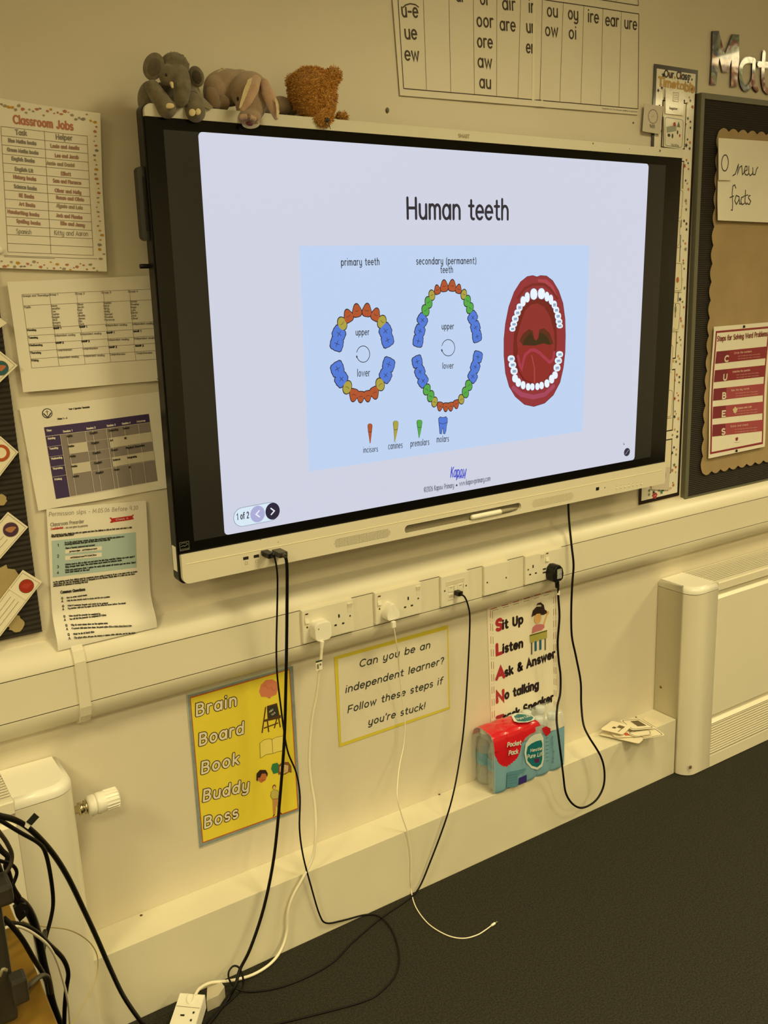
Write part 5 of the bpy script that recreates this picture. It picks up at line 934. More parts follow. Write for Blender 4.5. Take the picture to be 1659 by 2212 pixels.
# ------------------------------------------------------------------ low-surface radiators
def radiator(xe, sg, length, label):
    "xe = visible end, sg = +1 when the cabinet runs towards +x"
    t = thing('radiator_cabinet', label, 'radiator', (xe+sg*length/2, -.07, 0)); X = lambda d: xe+sg*d; H, Dp, r = .645, .142, .045
    fp = [(0, -.0035), (0, -Dp+r)]+[(r-r*cos(radians(9*i)), -Dp+r-r*sin(radians(9*i))) for i in range(11)]+[(.118, -Dp), (.118, -.001)]
    for nm, z0, z1 in (('end_casing', .003, .6215), ('top_cap', .624, H)):
        m = MB(); n = len(fp)
        if nm == 'end_casing': rings = [(0, z0), (0, z1)]
        else: rings = [(0, z0), (0, z1-.012), (.0035, z1-.004), (.012, z1)]
        vs = []
        for ins, z in rings:
            for x, y in fp: vs.append((X(x+(ins if x < .1 else 0)*(1-x/.118)), y+(ins if y < -.02 else 0)*min(1, -y/Dp), z))
        m.add(vs, [[j*n+i, (j+1)*n+i, (j+1)*n+(i+1) % n, j*n+(i+1) % n] for j in range(len(rings)-1) for i in range(n)], METAL_W if nm == 'end_casing' else WHITEP, False)
        m.sm = [True]*len(m.sm); m.add(vs, [[(len(rings)-1)*n+i for i in range(n)], [i for i in range(n)][::-1]], METAL_W if nm == 'end_casing' else WHITEP); m.build(nm, t)
    a, b = X(.1185), X(length)
    pf = [(-.001, .003), (-.001, .632), (-.128, .632), (-.128, .645), (-Dp+.002, .645), (-Dp, .642), (-Dp, .6185), (-.13, .6175), (-.129, .6), (-Dp+.001, .590), (-Dp+.001, .19), (-.129, .176), (-.13, .171), (-Dp, .160), (-.105, .158), (-.105, .044), (-Dp, .043), (-Dp, .003)]
    m = MB(); m.prism([(a, y, z) for y, z in pf], (b-a, 0, 0), METAL_W); m.build('front_panel', t)
    for i in range(12):
        z = .0505+i*.0092; m = MB(); m.prism([(a, -.1345, z+.0008), (a, -.1345, z+.0038), (a, -.1405, z+.0022), (a, -.1405, z-.0004)], (b-a, 0, 0), METAL_W); m.build('louvre_slat', t)
    MB().box(a, b, -.127, -.006, .6322, .633, mat('grille_shadow', (70, 58, 36), .9)).build('grille_gap_shade', t); MB().box(a, b, -.1068, -.1052, .045, .157, mat('grille_shadow')).build('louvre_gap_shade', t)  # dark sheets paint the shade and dark inside seen between the slats
    for i in range(11): MB().box(a, b, -.1245+i*.0115, -.1195+i*.0115, .642, .6445, METAL_W).build('grille_slat', t)
    return t
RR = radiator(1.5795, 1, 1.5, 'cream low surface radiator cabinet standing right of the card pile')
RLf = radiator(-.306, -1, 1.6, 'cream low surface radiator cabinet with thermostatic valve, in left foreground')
c = at(1260+593/3.687, 1120+1355/3.687, -.03); MB().lathe((1.5795, c.y+.002, c.z), [(0, -.002), (.0035, -.0018), (.0045, 0)], BRASS, 12, 'X').build('casing_screw', RR)
q = at(1492, 1658, -.145); MB().box(q.x-.004, q.x+.004, -.1462, -.1415, q.z-.004, q.z+.005, mat('catch_grey', (110, 96, 66), .5)).build('catch', RR)
# thermostatic valve head on the left cabinet
vz, vy = .5435, -.072; vx = -.2985
m = MB(); m.lathe((vx, vy, vz), [(.0001, -.008), (.0085, -.008), (.0085, .006), (.0135, .0065), (.0135, .014), (.0105, .015), (.0105, .018), (.0145, .0185), (.0145, .0245), (.001, .025)], mat('nickel', (190, 180, 150), .22, metal=1), 24, 'X'); vb = m.build('valve_collar', RLf)
m = MB(); m.lathe((vx, vy, vz), [(.012, .024), (.0185, .0245), (.0215, .029), (.0222, .0385), (.0215, .0415), (.0005, .0415)], WHITEP, 32, 'X'); m.build('valve_base', RLf)
m = MB(); m.lathe((vx, vy, vz), [(.0005, .0418), (.0222, .0422), (.0225, .05), (.0215, .064), (.0205, .086), (.0195, .0895), (.0165, .0915), (.0005, .092)], WHITEP, 32, 'X'); vh = m.build('valve_head', RLf)
for k in range(18):
    a = 2*pi*k/18; m = MB(); u_ = Vector((0, cos(a), sin(a))); s_ = Vector((0, -sin(a), cos(a)))
    c0 = Vector((vx+.062, vy, vz)); c1 = Vector((vx+.089, vy, vz)); m.add([c0+u_*.021-s_*.0011, c0+u_*.021+s_*.0011, c1+u_*.019+s_*.0011, c1+u_*.019-s_*.0011, c0+u_*.0226-s_*.0008, c0+u_*.0226+s_*.0008, c1+u_*.0222+s_*.0008, c1+u_*.0222-s_*.0008], [[4, 5, 6, 7], [0, 4, 7, 3], [1, 2, 6, 5], [3, 7, 6, 2], [0, 1, 5, 4]], WHITEP); m.build('grip_rib', vh)
m = MB(); a = -2.05; u_ = Vector((0, cos(a), sin(a))); s_ = Vector((0, -sin(a), cos(a))); c0 = Vector((vx+.034, vy, vz)); 
def vmark(x, a, kind):
    u_ = Vector((0, cos(a), sin(a))); s_ = Vector((0, -sin(a), cos(a))); c = Vector((vx+x, vy, vz))+u_*.0229; e = Vector((1, 0, 0)); m = MB()
    if kind == 't': m.add([c-e*.003-s_*.003, c-e*.003+s_*.003, c+e*.004], [[0, 1, 2]], INK)
    else: m.add([c+e*.003*cos(t)+s_*.003*sin(t) for t in [2*pi*i/14 for i in range(14)]], [list(range(14))], INK if kind == 'd' else mat('mark_tan', (130, 116, 80), .5))
    m.build('dial_mark', vh)
vmark(.034, -1.95+pi*0, 't'); vmark(.0475, -1.75-pi*0-.35+.6, 'o'); vmark(.0475, -2.05, 'd')

# ------------------------------------------------------------------ water multipack on the ledge
PET = mat('clear_pet', (226, 232, 228), .08, alpha=.3, coat=.6)
CAPB = mat('bottle_cap', (214, 222, 220), .35); LBL = mat('bottle_label', (120, 168, 190), .4, noise=.25, nscale=60); LBD = mat('bottle_label_dark', (44, 46, 110), .4)
zp = .1935; px0, px1 = .8165, 1.0785; nb = 5; pitch = (px1-px0)/nb; br = pitch/2-.0012
def bottle_build(x, y, label, lift=0):
    t = thing('water_bottle', label, 'bottle', (x, y, zp), 'small water bottles inside the shrink wrapped pack')
    pr_ = [(.0005, 0), (br*.8, .0008), (br, .006), (br, .03), (br*.95, .034), (br, .038), (br, .052), (br*.95, .056), (br, .06), (br, .105), (br*.94, .118), (br*.72, .136), (br*.5, .149), (br*.46, .156), (.0005, .1565)]
    MB().lathe((x, y, zp), pr_, PET, 20).build('body', t); MB().lathe((x, y, zp), [(br+.0004, .064), (br+.0004, .1)], LBL, 20).build('paper_label', t)
    MB().box(x-.007, x+.004, y-br-.0012, y-br-.0002, zp+.066, zp+.08, LBD).build('label_mark', t)
    MB().lathe((x, y, zp), [(br*.56, .154), (br*.58, .155), (br*.56, .171), (br*.5, .173), (.0005, .1735)], CAPB, 20).build('cap', t); return t
nm = ('leftmost', 'second', 'middle', 'fourth', 'rightmost')
for j, y in enumerate((-.0745, -.0245)):
    for i in range(nb): bottle_build(px0+pitch*(i+.5), y, '%s small clear water bottle in the %s row of the pack' % (nm[i], ('front', 'wall side')[j]))
pk = thing('water_multipack', 'red and blue shrink wrapped pocket pack of small water bottles on the ledge', 'water pack', ((px0+px1)/2, -.05, zp))
RF = mat('red_film', (206, 26, 40), .22, coat=.5, bump=.35, bscale=45); BF = mat('blue_film', (126, 172, 192), .25, coat=.4, bump=.35, bscale=45); CF_ = mat('clear_film', (235, 240, 238), .12, trans=0, alpha=.22, coat=.5, bump=.4, bscale=60)
path = [(-.0985, .0006), (-.1015, .012), (-.1025, .05), (-.1025, .1), (-.1018, .13), (-.0995, .15), (-.0945, .168), (-.084, .1785), (-.068, .182), (-.05, .182), (-.03, .182), (-.014, .173), (-.005, .152), (-.0022, .12), (-.002, .06), (-.003, .0006)]
P3 = catmull([Vector((0, a, b)) for a, b in path], 12)
zw = zz(1020, 1520, 7.54); W_ = lambda X, Y: (lambda v: (v.x, v.z-zp))(at(*zw(X, Y), -.1025))
redf = [W_(*k) for k in ((300, 560), (350, 700), (400, 860), (440, 970), (500, 1015), (560, 1025), (640, 990), (740, 880), (790, 780), (820, 660), (880, 560), (960, 500), (1050, 462))]
def zred(x):
    if x <= redf[0][0]: return redf[0][1]-.0
    for (a, b), (c, d) in zip(redf, redf[1:]):
        if a <= x <= c: return b+(d-b)*(x-a)/(c-a)
    return 9
NX = 230; vs = []; cols = []
for i in range(NX+1):
    x = px0-.002+(px1-px0+.004)*i/NX; sc = abs(sin(pi*(x-px0)/pitch))**.6
    for k, p in enumerate(P3):
        f = max(0, min(1, 1-abs(p.y+.1025)/.03)); y = p.y+(1-sc)*.006*f*(.4+.6*(p.z < .13)); z = p.z*(1-.0)
        top_ = p.z > .14
        if top_: z = p.z-.005*(1-sc)*(.5+.5*cos(2*pi*(p.y+.0495)/.05)*-1)
        if p.z < .02: z = z+.002*(1-sc)
        vs.append((x, y, zp+max(.0004, z)))
nk = len(P3); m = MB(); fr_, fb_, fc_ = [], [], []
for i in range(NX):
    for k in range(nk-1):
        x = px0+(px1-px0)*(i+.5)/NX; p = (P3[k]+P3[k+1])/2; f = [i*nk+k, (i+1)*nk+k, (i+1)*nk+k+1, i*nk+k+1]
        u = (x-px0)/(px1-px0)
        if p.y < -.0965 and p.z < .16:
            if p.z > zred(x): fr_.append(f)
            elif p.z < .132: fb_.append(f)
            else: fc_.append(f)
        elif p.z > .12 and p.y > -.1005 and u < .66-(p.y+.1)*3.2 and p.y < -.004: fr_.append(f)
        elif p.y <= -.085 and u > .8: fc_.append(f)
        else: fc_.append(f)
for ff, mt in ((fr_, RF), (fb_, BF), (fc_, CF_)): m.add(vs, ff, mt, True)
m.build('shrink_wrap', pk)
fw = Print(Plane((0, -.1032, 0), (1, 0, 0), (0, 0, 1))); Z = lambda X, Y: fw.L(*zw(X, Y)); TEAL = mat('teal_print', (22, 112, 120), .3, coat=.4); PW = mat('pack_white', (214, 222, 214), .35, coat=.3)
fw.part('emblem'); fw.poly([Z(*k) for k in ((1010, 500), (1120, 480), (1160, 560), (1165, 900), (1140, 1020), (1060, 1075), (960, 1050), (880, 960), (850, 800), (870, 650), (930, 560))], PW, 1)
fw.poly([Z(*k) for k in ((1040, 610), (1120, 590), (1140, 640), (1140, 900), (1120, 980), (1060, 1035), (970, 1010), (900, 930), (880, 800), (900, 700), (960, 650))], TEAL, 2); fw.poly([Z(*k) for k in ((1000, 900), (1090, 880), (1080, 960), (1020, 960))], mat('plum_print', (92, 40, 92), .4), 3)
fw.part('pack_lettering'); fw.text('Nestle', Z(938, 785), Z(1128, 748), PW, h=.0085, wd=.17, layer=4); fw.line([Z(1120, 712), Z(1128, 700)], .0012, PW, 4); fw.text('Pure Life', Z(890, 892), Z(1160, 838), PW, h=.011, wd=.15, layer=4)
fw.text('Pocket', Z(566, 704), Z(792, 664), PW, h=.0125, wd=.17, layer=2, gap=.07); fw.text('Pack', Z(590, 838), Z(742, 806), PW, h=.0125, wd=.17, layer=2, gap=.07)
fw.part('pack_panel').poly([Z(570, 1120), Z(880, 1050), Z(880, 1060), Z(740, 1180), Z(735, 1350), Z(560, 1370)], mat('dull_blue', (88, 140, 160), .4), 1); fw.poly([Z(758, 1210), Z(885, 1155), Z(882, 1275), Z(758, 1322)], mat('violet_print', (52, 44, 120), .4), 2)
fw.part('fine_print', True)
for k in range(4): fw.line([Z(580, 1170+k*45), Z(725, 1140+k*45)], .0006, mat('slate_print', (66, 96, 110), .5), 2)
for k in range(7): fw.line([Z(1195+k*1, 560+k*62), Z(1240, 552+k*62)], .0012, mat('slate_print'), 2)
fw.part('red_drop').poly([Z(*k) for k in ((1130, 400), (1200, 365), (1270, 400), (1275, 470), (1210, 530), (1165, 480))], mat('drop_red', (196, 30, 44), .3), 2)
fw.text('Recyclable', Z(1330, 960), Z(1310, 520), mat('slate_print'), h=.007, wd=.1, layer=2)
fw.build(pk)
tp = Print(Plane((0, 0, zp+.1845), (1, 0, 0), (0, 1, 0))); Z = lambda X, Y: tp.L(*zw(X, Y)); tp.part('top_emblem').poly([Z(*k) for k in ((640, 200), (700, 155), (800, 155), (960, 180), (1020, 220), (1010, 270), (900, 305), (760, 310), (680, 290))], PW, 1); tp.poly([Z(*k) for k in ((680, 210), (740, 170), (820, 175), (950, 195), (1000, 230), (960, 275), (860, 295), (740, 290))], TEAL, 2)
tp.text('Pure Life', Z(750, 270), Z(960, 215), PW, h=.012, wd=.13, layer=3); tp.build(pk)
# end film: a collar round the open left and right ends
for xe, d in ((px0-.002, 1), (px1+.002, -1)):
    m = MB(); cz, cy = .085, -.0515; o_ = [(xe, p.y, zp+max(.0004, p.z)) for p in P3]; i_ = [(xe+d*.004*0, cy+(p.y-cy)*.72, zp+cz+(p.z-cz)*.74) for p in P3]; n = len(P3)
    m.add(o_+i_, [[k, k+1, n+k+1, n+k] for k in range(n-1)], CF_, True); m.build('end_film', pk)

# ------------------------------------------------------------------ loose cards on the ledge
zk = zz(1260, 1500, 7.54)
CI_ = mat('card_ivory', (234, 224, 196), .35, coat=.3); PIC = mat('card_picture', (96, 84, 60), .5)
def loose(quad, z, label, rim=True, pic=None, dz=(0, 0, 0, 0)):
    P = [fl(*zk(*k), z) for k in quad]; P = [Vector((p.x, p.y, p.z+d)) for p, d in zip(P, dz)]; c = sum(P, Vector())/4
    t = thing('flash_card', label, 'card', tuple(c), 'loose flash cards piled on the ledge'); nrm = (P[1]-P[0]).cross(P[3]-P[0]).normalized(); nrm = nrm if nrm.z > 0 else -nrm
    rp = []
    for i in range(4):
        b = P[i]; u1 = (P[i-1]-b).normalized()*.007; u2 = (P[(i+1) % 4]-b).normalized()*.007; rp += [b+u1, b+(u1+u2)*.3, b+u2]
    MB().prism(rp, -nrm*.0007, CI_).build('sheet', t)
    if rim:
        pts = [c+(p-c)*.88+nrm*.0006 for p in rp]; n = len(pts); inn = [c+(p-c)*.83+nrm*.0006 for p in rp]; MB().add(pts+inn, [[i, (i+1) % n, n+(i+1) % n, n+i] for i in range(n)], RIM).build('rounded_outline', t)
    if pic:
        lr = lambda a, b: P[0].lerp(P[1], a).lerp(P[3].lerp(P[2], a), b)+nrm*.0009
        for (a0, b0, a1, b1, mt) in pic: MB().add([lr(a0, b0), lr(a1, b0), lr(a1, b1), lr(a0, b1)], [[0, 1, 2, 3]], mt).build('printed_picture', t)
loose([(960, 400), (1045, 352), (1312, 466), (1180, 535)], .1945, 'plain flash card lying flat at the pile right back corner', False)
loose([(235, 652), (560, 560), (985, 745), (905, 822)], .199, 'lowest flash card, its front edge overhanging the ledge', False, dz=(.0, .0, .004, .004))
loose([(440, 622), (700, 570), (835, 690), (520, 705)], .205, 'half hidden flash card with a small orange mark', False, [(.62, .45, .95, .8, mat('orange_red_ink', (206, 96, 60), .5))])
loose([(770, 600), (1180, 545), (1335, 662), (965, 725)], .203, 'grey outlined flash card reaching out right of the pile', True)
loose([(700, 625), (1100, 575), (1125, 650), (830, 690)], .208, 'narrow showing flash card in the middle of the pile', True)
loose([(590, 420), (900, 392), (1185, 548), (790, 582)], .2125, 'upper flash card with a large dark picture', True, [(.42, .2, .8, .72, PIC)])
loose([(275, 566), (470, 425), (790, 515), (640, 655)], .215, 'topmost flash card with a small brown drawing, left of the pile', False, [(.35, .35, .5, .5, PIC), (.52, .5, .75, .78, PIC), (.15, .72, .5, .76, RIM)])

# ------------------------------------------------------------------ soft toys on top of the display
zt = zz(280, 90, 3.318); RC = Matrix((CR, CF, CU)).transposed()
def tt(X, Y, y): return at(*zt(X, Y), y)
def plush(name, rgb, noise=.3, ns=90):
    return mat(name, rgb, .95, noise=noise, nscale=ns, bump=1, bscale=700, sheen=.35, spec=.1)
class Toy:
    def __init__(s, k): s.m = MB(); s.k = k
    def e(s, X, Y, y, rx, rz, rd=None, rot=0, mt=None):
        rd = rd or (rx+rz)/2; s.m.ell(tt(X, Y, y), (rx*s.k, rd*s.k, rz*s.k), mt or s.mt, RC @ Matrix.Rotation(radians(rot), 3, 'Y'), 20, 14); return s
    def limb(s, a, b, r0, r1, n=6):
        A, B = tt(*a), tt(*b)
        for i in range(n): t = i/(n-1); r = (r0+(r1-r0)*t)*s.k; s.m.ell(A.lerp(B, t), (r, r, r), s.mt, None, 16, 10)
        return s
    def path(s, pts, rs, n=5):
        for (a, b), (r0, r1) in zip(zip(pts, pts[1:]), zip(rs, rs[1:])): s.limb(a, b, r0, r1, n)
        return s
def remesh(o, vox=.0018, sm=5):
    r = o.modifiers.new('remesh', 'REMESH'); r.mode = 'VOXEL'; r.voxel_size = vox; r.use_smooth_shade = True
    q = o.modifiers.new('smooth', 'SMOOTH'); q.iterations = sm; q.factor = .5; return o
def flat(t, name, pts, y, mt, th=.0012):
    return MB().prism([tt(X, Y, y) for X, Y in pts], (0, th, 0), mt).build(name, t)
def fuzz(t, spec, n, ln, mt, seed, curl=.5, wd=.0007):
    "short pile standing on the ellipsoids given as (centre, radii, rot)"
    rnd = random.Random(seed); m = MB(); tot = sum(r[0]*r[2] for c, r, ro in spec)
    for c, r, ro in spec:
        R_ = RC @ Matrix.Rotation(radians(ro), 3, 'Y')
        for i in range(int(n*r[0]*r[2]/tot)):
            v = Vector((rnd.gauss(0, 1), rnd.gauss(0, 1), rnd.gauss(0, 1))).normalized()
            if v.y > .35: continue
            p = c+R_ @ Vector((v.x*r[0], v.y*r[1], v.z*r[2])); nn = (R_ @ Vector((v.x/r[0], v.y/r[1], v.z/r[2]))).normalized()
            d = (nn+Vector((rnd.gauss(0, curl), rnd.gauss(0, curl), rnd.gauss(0, curl)-.2))).normalized(); s_ = d.cross(nn+Vector((.01, .02, .03))).normalized()*wd; l = ln*rnd.uniform(.5, 1.3)
            mid = p+d*l*.55+s_*rnd.uniform(-2, 2); e = mid+(d+Vector((rnd.gauss(0, curl), rnd.gauss(0, curl), rnd.gauss(0, curl)))).normalized()*l*.5
            m.add([p-nn*.001-s_, p-nn*.001+s_, mid+s_, mid-s_, e], [[0, 1, 2, 3], [3, 2, 4]], mt)
    o = m.build('fur', t); o['kind'] = 'stuff'; return o
# elephant
EG = plush('elephant_plush', (126, 116, 92)); IV = mat('ivory_felt', (222, 206, 160), .8); DK = mat('toy_dark', (34, 24, 18), .5)
t = thing('elephant_toy', 'grey plush elephant slumped over the top left corner of the screen', 'soft toy', tuple(tt(300, 500, -.09))); T = Toy(.000268); T.mt = EG
T.e(150, 420, -.08, 92, 135, 85).e(400, 380, -.075, 110, 120, 85).e(260, 400, -.07, 130, 110, 80)
T.e(322, 185, -.115, 104, 100, 90).e(345, 255, -.135, 84, 85, 60).e(270, 240, -.13, 60, 75, 50)
T.path([(372, 285, -.14), (378, 340, -.148), (370, 400, -.148), (362, 425, -.145)], [66, 60, 52, 45])
T.path([(165, 330, -.125), (215, 410, -.132), (265, 480, -.14)], [52, 62, 66]); T.e(268, 490, -.141, 66, 48, 40)
T.path([(430, 380, -.11), (455, 440, -.128), (470, 500, -.138)], [60, 74, 74]); T.e(472, 512, -.139, 70, 50, 40)
body = remesh(T.m.build('body', t))
def ear(nm, X, Y, y, rx, rz, rot, mt, inner):
    T = Toy(.000268); T.mt = mt; T.e(X, Y, y, rx, rz, 16, rot); o = T.m.build(nm, t); T2 = Toy(.000268); T2.mt = inner; T2.e(X+4, Y+2, y-.004, rx*.62, rz*.66, 8, rot).m.build('ear_lining', o)
ear('ear', 172, 178, -.118, 74, 98, 12, EG, plush('ear_shade', (104, 94, 74))); ear('ear', 478, 250, -.118, 54, 78, -18, EG, plush('ear_dark', (80, 70, 54)))
T = Toy(.000268); T.mt = IV; T.limb((300, 300, -.154), (306, 325, -.158), 13, 9, 4).m.build('tusk', t)
for X in (262, 420): T = Toy(.000268); T.mt = DK; T.e(X, 238 if X < 300 else 225, -.15 if X < 300 else -.138, 9, 11).m.build('eye', t)
T = Toy(.000268); T.mt = IV; T.e(285, 460, -.1575, 34, 20, 8).m.build('toe_patch', t); T = Toy(.000268); T.mt = IV; T.e(448, 508, -.158, 24, 26, 8).m.build('toe_patch', t); T = Toy(.000268); T.mt = IV; T.e(488, 502, -.157, 22, 24, 8).m.build('toe_patch', t)
flat(t, 'sewn_tag', [(462, 330), (480, 335), (530, 400), (600, 470), (575, 488), (530, 465), (505, 400)], -.14, mat('tag_grey', (128, 118, 92), .6), .0006)
fuzz(t, [(tt(322, 185, -.115), (104*.000268, 90*.000268, 100*.000268), 0), (tt(260, 410, -.10), (150*.000268, 60*.000268, 110*.000268), 0)], 900, .0022, EG, 2, .5, .0005)
# long-eared pink grey toy
PG = plush('dusky_pink_plush', (174, 150, 124), .12); PGD = plush('taupe_plush', (142, 118, 88), .15); PI = plush('ear_pink', (200, 166, 138), .08); CRM = plush('cream_plush', (222, 202, 160), .1); K2 = .000276
t = thing('long_eared_toy', 'pinkish grey plush toy with long drooping ears lying face down on screen top', 'soft toy', tuple(tt(860, 600, -.1))); T = Toy(K2); T.mt = PG
T.e(700, 330, -.07, 175, 135, 90).e(620, 360, -.07, 95, 115, 80).e(790, 320, -.08, 120, 120, 80).e(860, 360, -.115, 138, 145, 95).e(870, 450, -.13, 112, 120, 75).e(860, 545, -.14, 82, 62, 55).e(1080, 460, -.06, 90, 70, 60).e(1160, 480, -.055, 70, 50, 50)
remesh(T.m.build('body', t))
T = Toy(K2); T.mt = PGD; T.e(588, 405, -.115, 56, 78, 50, -10).e(612, 450, -.11, 40, 45, 40).e(660, 440, -.1, 60, 60, 40); remesh(T.m.build('paw', t))
for pts, rs, lin_ in (([(905, 275, -.155), (880, 340, -.165), (840, 420, -.168), (808, 480, -.166)], [38, 48, 42, 22], [(880, 255), (850, 270), (820, 340), (795, 430), (785, 478), (800, 470), (840, 380), (870, 300)]), ([(965, 290, -.15), (990, 370, -.163), (1030, 460, -.166), (1050, 545, -.162)], [30, 46, 44, 20], [(1040, 400), (1060, 430), (1074, 500), (1066, 555), (1054, 540), (1052, 480)])):
    T = Toy(K2); T.mt = PI
    for (a, b), (r0, r1) in zip(zip(pts, pts[1:]), zip(rs, rs[1:])):
        for i in range(7):
            f = i/6; p = tt(*a).lerp(tt(*b), f); r = (r0+(r1-r0)*f)*K2; T.m.ell(p, (r, r*.3, r), PI, RC, 14, 8)
    e = T.m.build('ear', t); remesh(e, .0014, 4); flat(e, 'ear_lining', lin_, (-.176), CRM, .0012)
T = Toy(K2); T.mt = DK; T.e(775, 410, -.158, 9, 15).m.build('eye', t); T = Toy(K2); T.mt = mat('mouth_plum', (84, 30, 36), .6); T.e(858, 588, -.154, 26, 15, 10, 15).m.build('nostril', t)
T = Toy(K2); T.mt = PI; T.path([(800, 540, -.153), (850, 535, -.158), (905, 560, -.153), (918, 590, -.15)], [18, 20, 18, 14]).m.build('muzzle_fold', t)
T = Toy(K2); T.mt = CRM; T.path([(640, 225, -.07), (665, 205, -.07), (700, 210, -.075)], [14, 16, 10]).m.build('mane_tuft', t)
T = Toy(K2); T.mt = mat('clear_tag', (226, 220, 196), .1, alpha=.45, coat=.6); T.e(868, 592, -.146, 62, 32, 4).m.build('clear_tag', t)
# teddy bear head hanging down
BO = plush('ginger_plush', (190, 138, 66), .4, 160); K3 = .000288
t = thing('teddy_bear', 'curly ginger teddy bear hanging face down over the screen top edge', 'soft toy', tuple(tt(1330, 560, -.1))); T = Toy(K3); T.mt = BO
sp_ = [(1300, 350, -.1, 165, 160, 115, 0), (1350, 400, -.11, 130, 150, 100, 0), (1462, 245, -.09, 58, 60, 32, -25), (1185, 290, -.085, 62, 56, 34, 20), (1420, 290, -.1, 70, 80, 50, 0), (1370, 530, -.125, 88, 82, 62, 0), (1300, 440, -.11, 120, 110, 90, 0)]
for X, Y, y, a, b, c, ro in sp_: T.e(X, Y, y, a, b, c, ro)
remesh(T.m.build('head', t), .002, 4)
T = Toy(K3); T.mt = BO; T.e(1520, 540, -.06, 44, 36, 30); remesh(T.m.build('paw', t)); T = Toy(K3); T.mt = BO; T.e(1380, 470, -.055, 110, 80, 55); remesh(T.m.build('body', t))
T = Toy(K3); T.mt = DK; T.e(1412, 560, -.144, 20, 18, 10).m.build('nose', t); m = MB(); m.tube([tt(1420, 570, -.15), tt(1432, 600, -.152), tt(1440, 628, -.15)], .0006, DK, 6); m.tube([tt(1405, 575, -.15), tt(1425, 585, -.151), tt(1432, 612, -.15)], .0005, DK, 6); m.build('loose_thread', t)
GF = [mat('ginger_fur', (206, 150, 72), .9, noise=.3, nscale=260, spec=.1)]
fuzz(t, [(tt(X, Y, y), (a*K3, c*K3, b*K3), ro) for X, Y, y, a, b, c, ro in sp_]+[(tt(1520, 540, -.06), (44*K3, 30*K3, 36*K3), 0)], 14000, .0062, GF[0], 4, .75, .0007)

# ------------------------------------------------------------------ left foreground: desk, dark unit, leads
WOOD = mat('beech_laminate', (122, 92, 28), .4, noise=.2, nscale=14)  # wood tone darkened, the shade over the desk end is in the colour
t = thing('desk', 'orange brown wooden desk, its end just in view at lower left', 'desk', (-1.1, -1.3, 0))
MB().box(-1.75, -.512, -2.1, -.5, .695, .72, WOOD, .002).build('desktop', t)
for x in (-1.7, -.58):
    for y in (-2.05, -.56): MB().box(x-.02, x+.02, y-.02, y+.02, 0, .695, mat('desk_leg_steel', (60, 58, 54), .4, metal=.5), .003).build('leg', t)
OLV = mat('dark_olive_casing', (36, 33, 24), .5)
t = thing('monitor', 'dark olive black monitor casing standing on the desk, cut by left edge', 'monitor', (-.8, -.8, .72))
MB().box(-1.05, -.5515, -.845, -.805, .735, .945, OLV, .006).build('casing', t); MB().box(-1.03, -.575, -.849, -.844, .75, .925, mat('casing_inset', (26, 20, 12), .5), .002).build('inset_panel', t)
MB().box(-.9, -.7, -.87, -.78, .72, .735, BLACK, .003).build('foot', t)
q = at(18, 1912, -.84); MB().box(q.x-.06, q.x+.002, -.862, -.826, q.z-.013, q.z+.013, OLV, .005).build('hinge_block', t)
q = at(46, 2133, -.856); MB().box(q.x-.012, q.x+.007, q.y-.01, q.y+.012, q.z-.016, q.z+.018, OLV, .004).build('socket_block', t); MB().tube([at(0, 2108, -.87), at(6, 2094, -.872), at(14, 2096, -.87)], .002, mat('grey_plastic', (120, 116, 90), .4), 8).build('clip', t)
lx = lambda X, Y, y: (X/4.687, 1740+Y/4.687, y)
def lead(label, pts, r, mt=BLACKR, seg=8): return tubed('cable', label, [lx(*q) for q in pts], r, mt, box=False)
L1, lp = lead('thickest black cable, sweeping from left edge down past the valve to the floor', [(-120, 60, -.60), (0, 105, -.58), (120, 135, -.56), (250, 200, -.54), (400, 330, -.51), (560, 520, -.47), (700, 750, -.43), (850, 1060, -.38), (980, 1340, -.33), (1120, 1660, -.28), (1250, 1930, -.24), (1406, 2160, -.21), (1480, 2240, -.19)], .0046)
tg = MB(); P_ = [at(*lx(X, Y, 0)[:2], -.545) for X, Y in ((350, 78), (398, 118), (318, 205), (268, 170))]; tg.prism([tuple(p) for p in P_], (0, .002, 0), mat('tag_black', (32, 36, 28), .3)).build('cable_tag', L1)
P_ = [at(*lx(X, Y, 0)[:2], -.548) for X, Y in ((262, 178), (305, 210), (285, 240), (248, 215))]; MB().prism([tuple(p) for p in P_], (0, .003, 0), PAPER).build('white_clip', L1)
lead('black cable under the thickest one, curving back down beside the radiator', [(-120, 90, -.6), (0, 150, -.58), (200, 270, -.55), (390, 380, -.52), (460, 480, -.5), (510, 700, -.5), (538, 950, -.49), (520, 1120, -.49), (460, 1350, -.5), (430, 1500, -.5), (440, 1700, -.5)], .0033)
lead('fat black cable bundle falling along the desk edge', [(-60, 560, -.72), (20, 760, -.7), (100, 900, -.68), (240, 1000, -.66), (330, 1150, -.64), (390, 1350, -.6), (440, 1600, -.57), (490, 1800, -.55), (530, 2000, -.53), (620, 2260, -.5)], .0062)
lead('black cable bowing right of the bundle low down', [(60, 1190, -.72), (150, 1200, -.71), (250, 1215, -.69), (380, 1290, -.66), (480, 1390, -.63), (630, 1540, -.58), (690, 1690, -.56), (672, 1850, -.55), (655, 2050, -.54), (650, 2260, -.52)], .0036)
lead('black cable slanting down over the wooden desk into the bundle', [(40, 1140, -.8), (110, 1210, -.8), (230, 1360, -.79), (340, 1550, -.77), (430, 1690, -.72), (470, 1790, -.66)], .0033)
lead('white cable falling in a curve through the black leads', [(60, 1235, -.76), (130, 1228, -.75), (200, 1230, -.74), (330, 1290, -.71), (480, 1410, -.68), (570, 1560, -.65), (640, 1780, -.62), (690, 2000, -.59), (712, 2260, -.56)], .0019, mat('white_flex'))
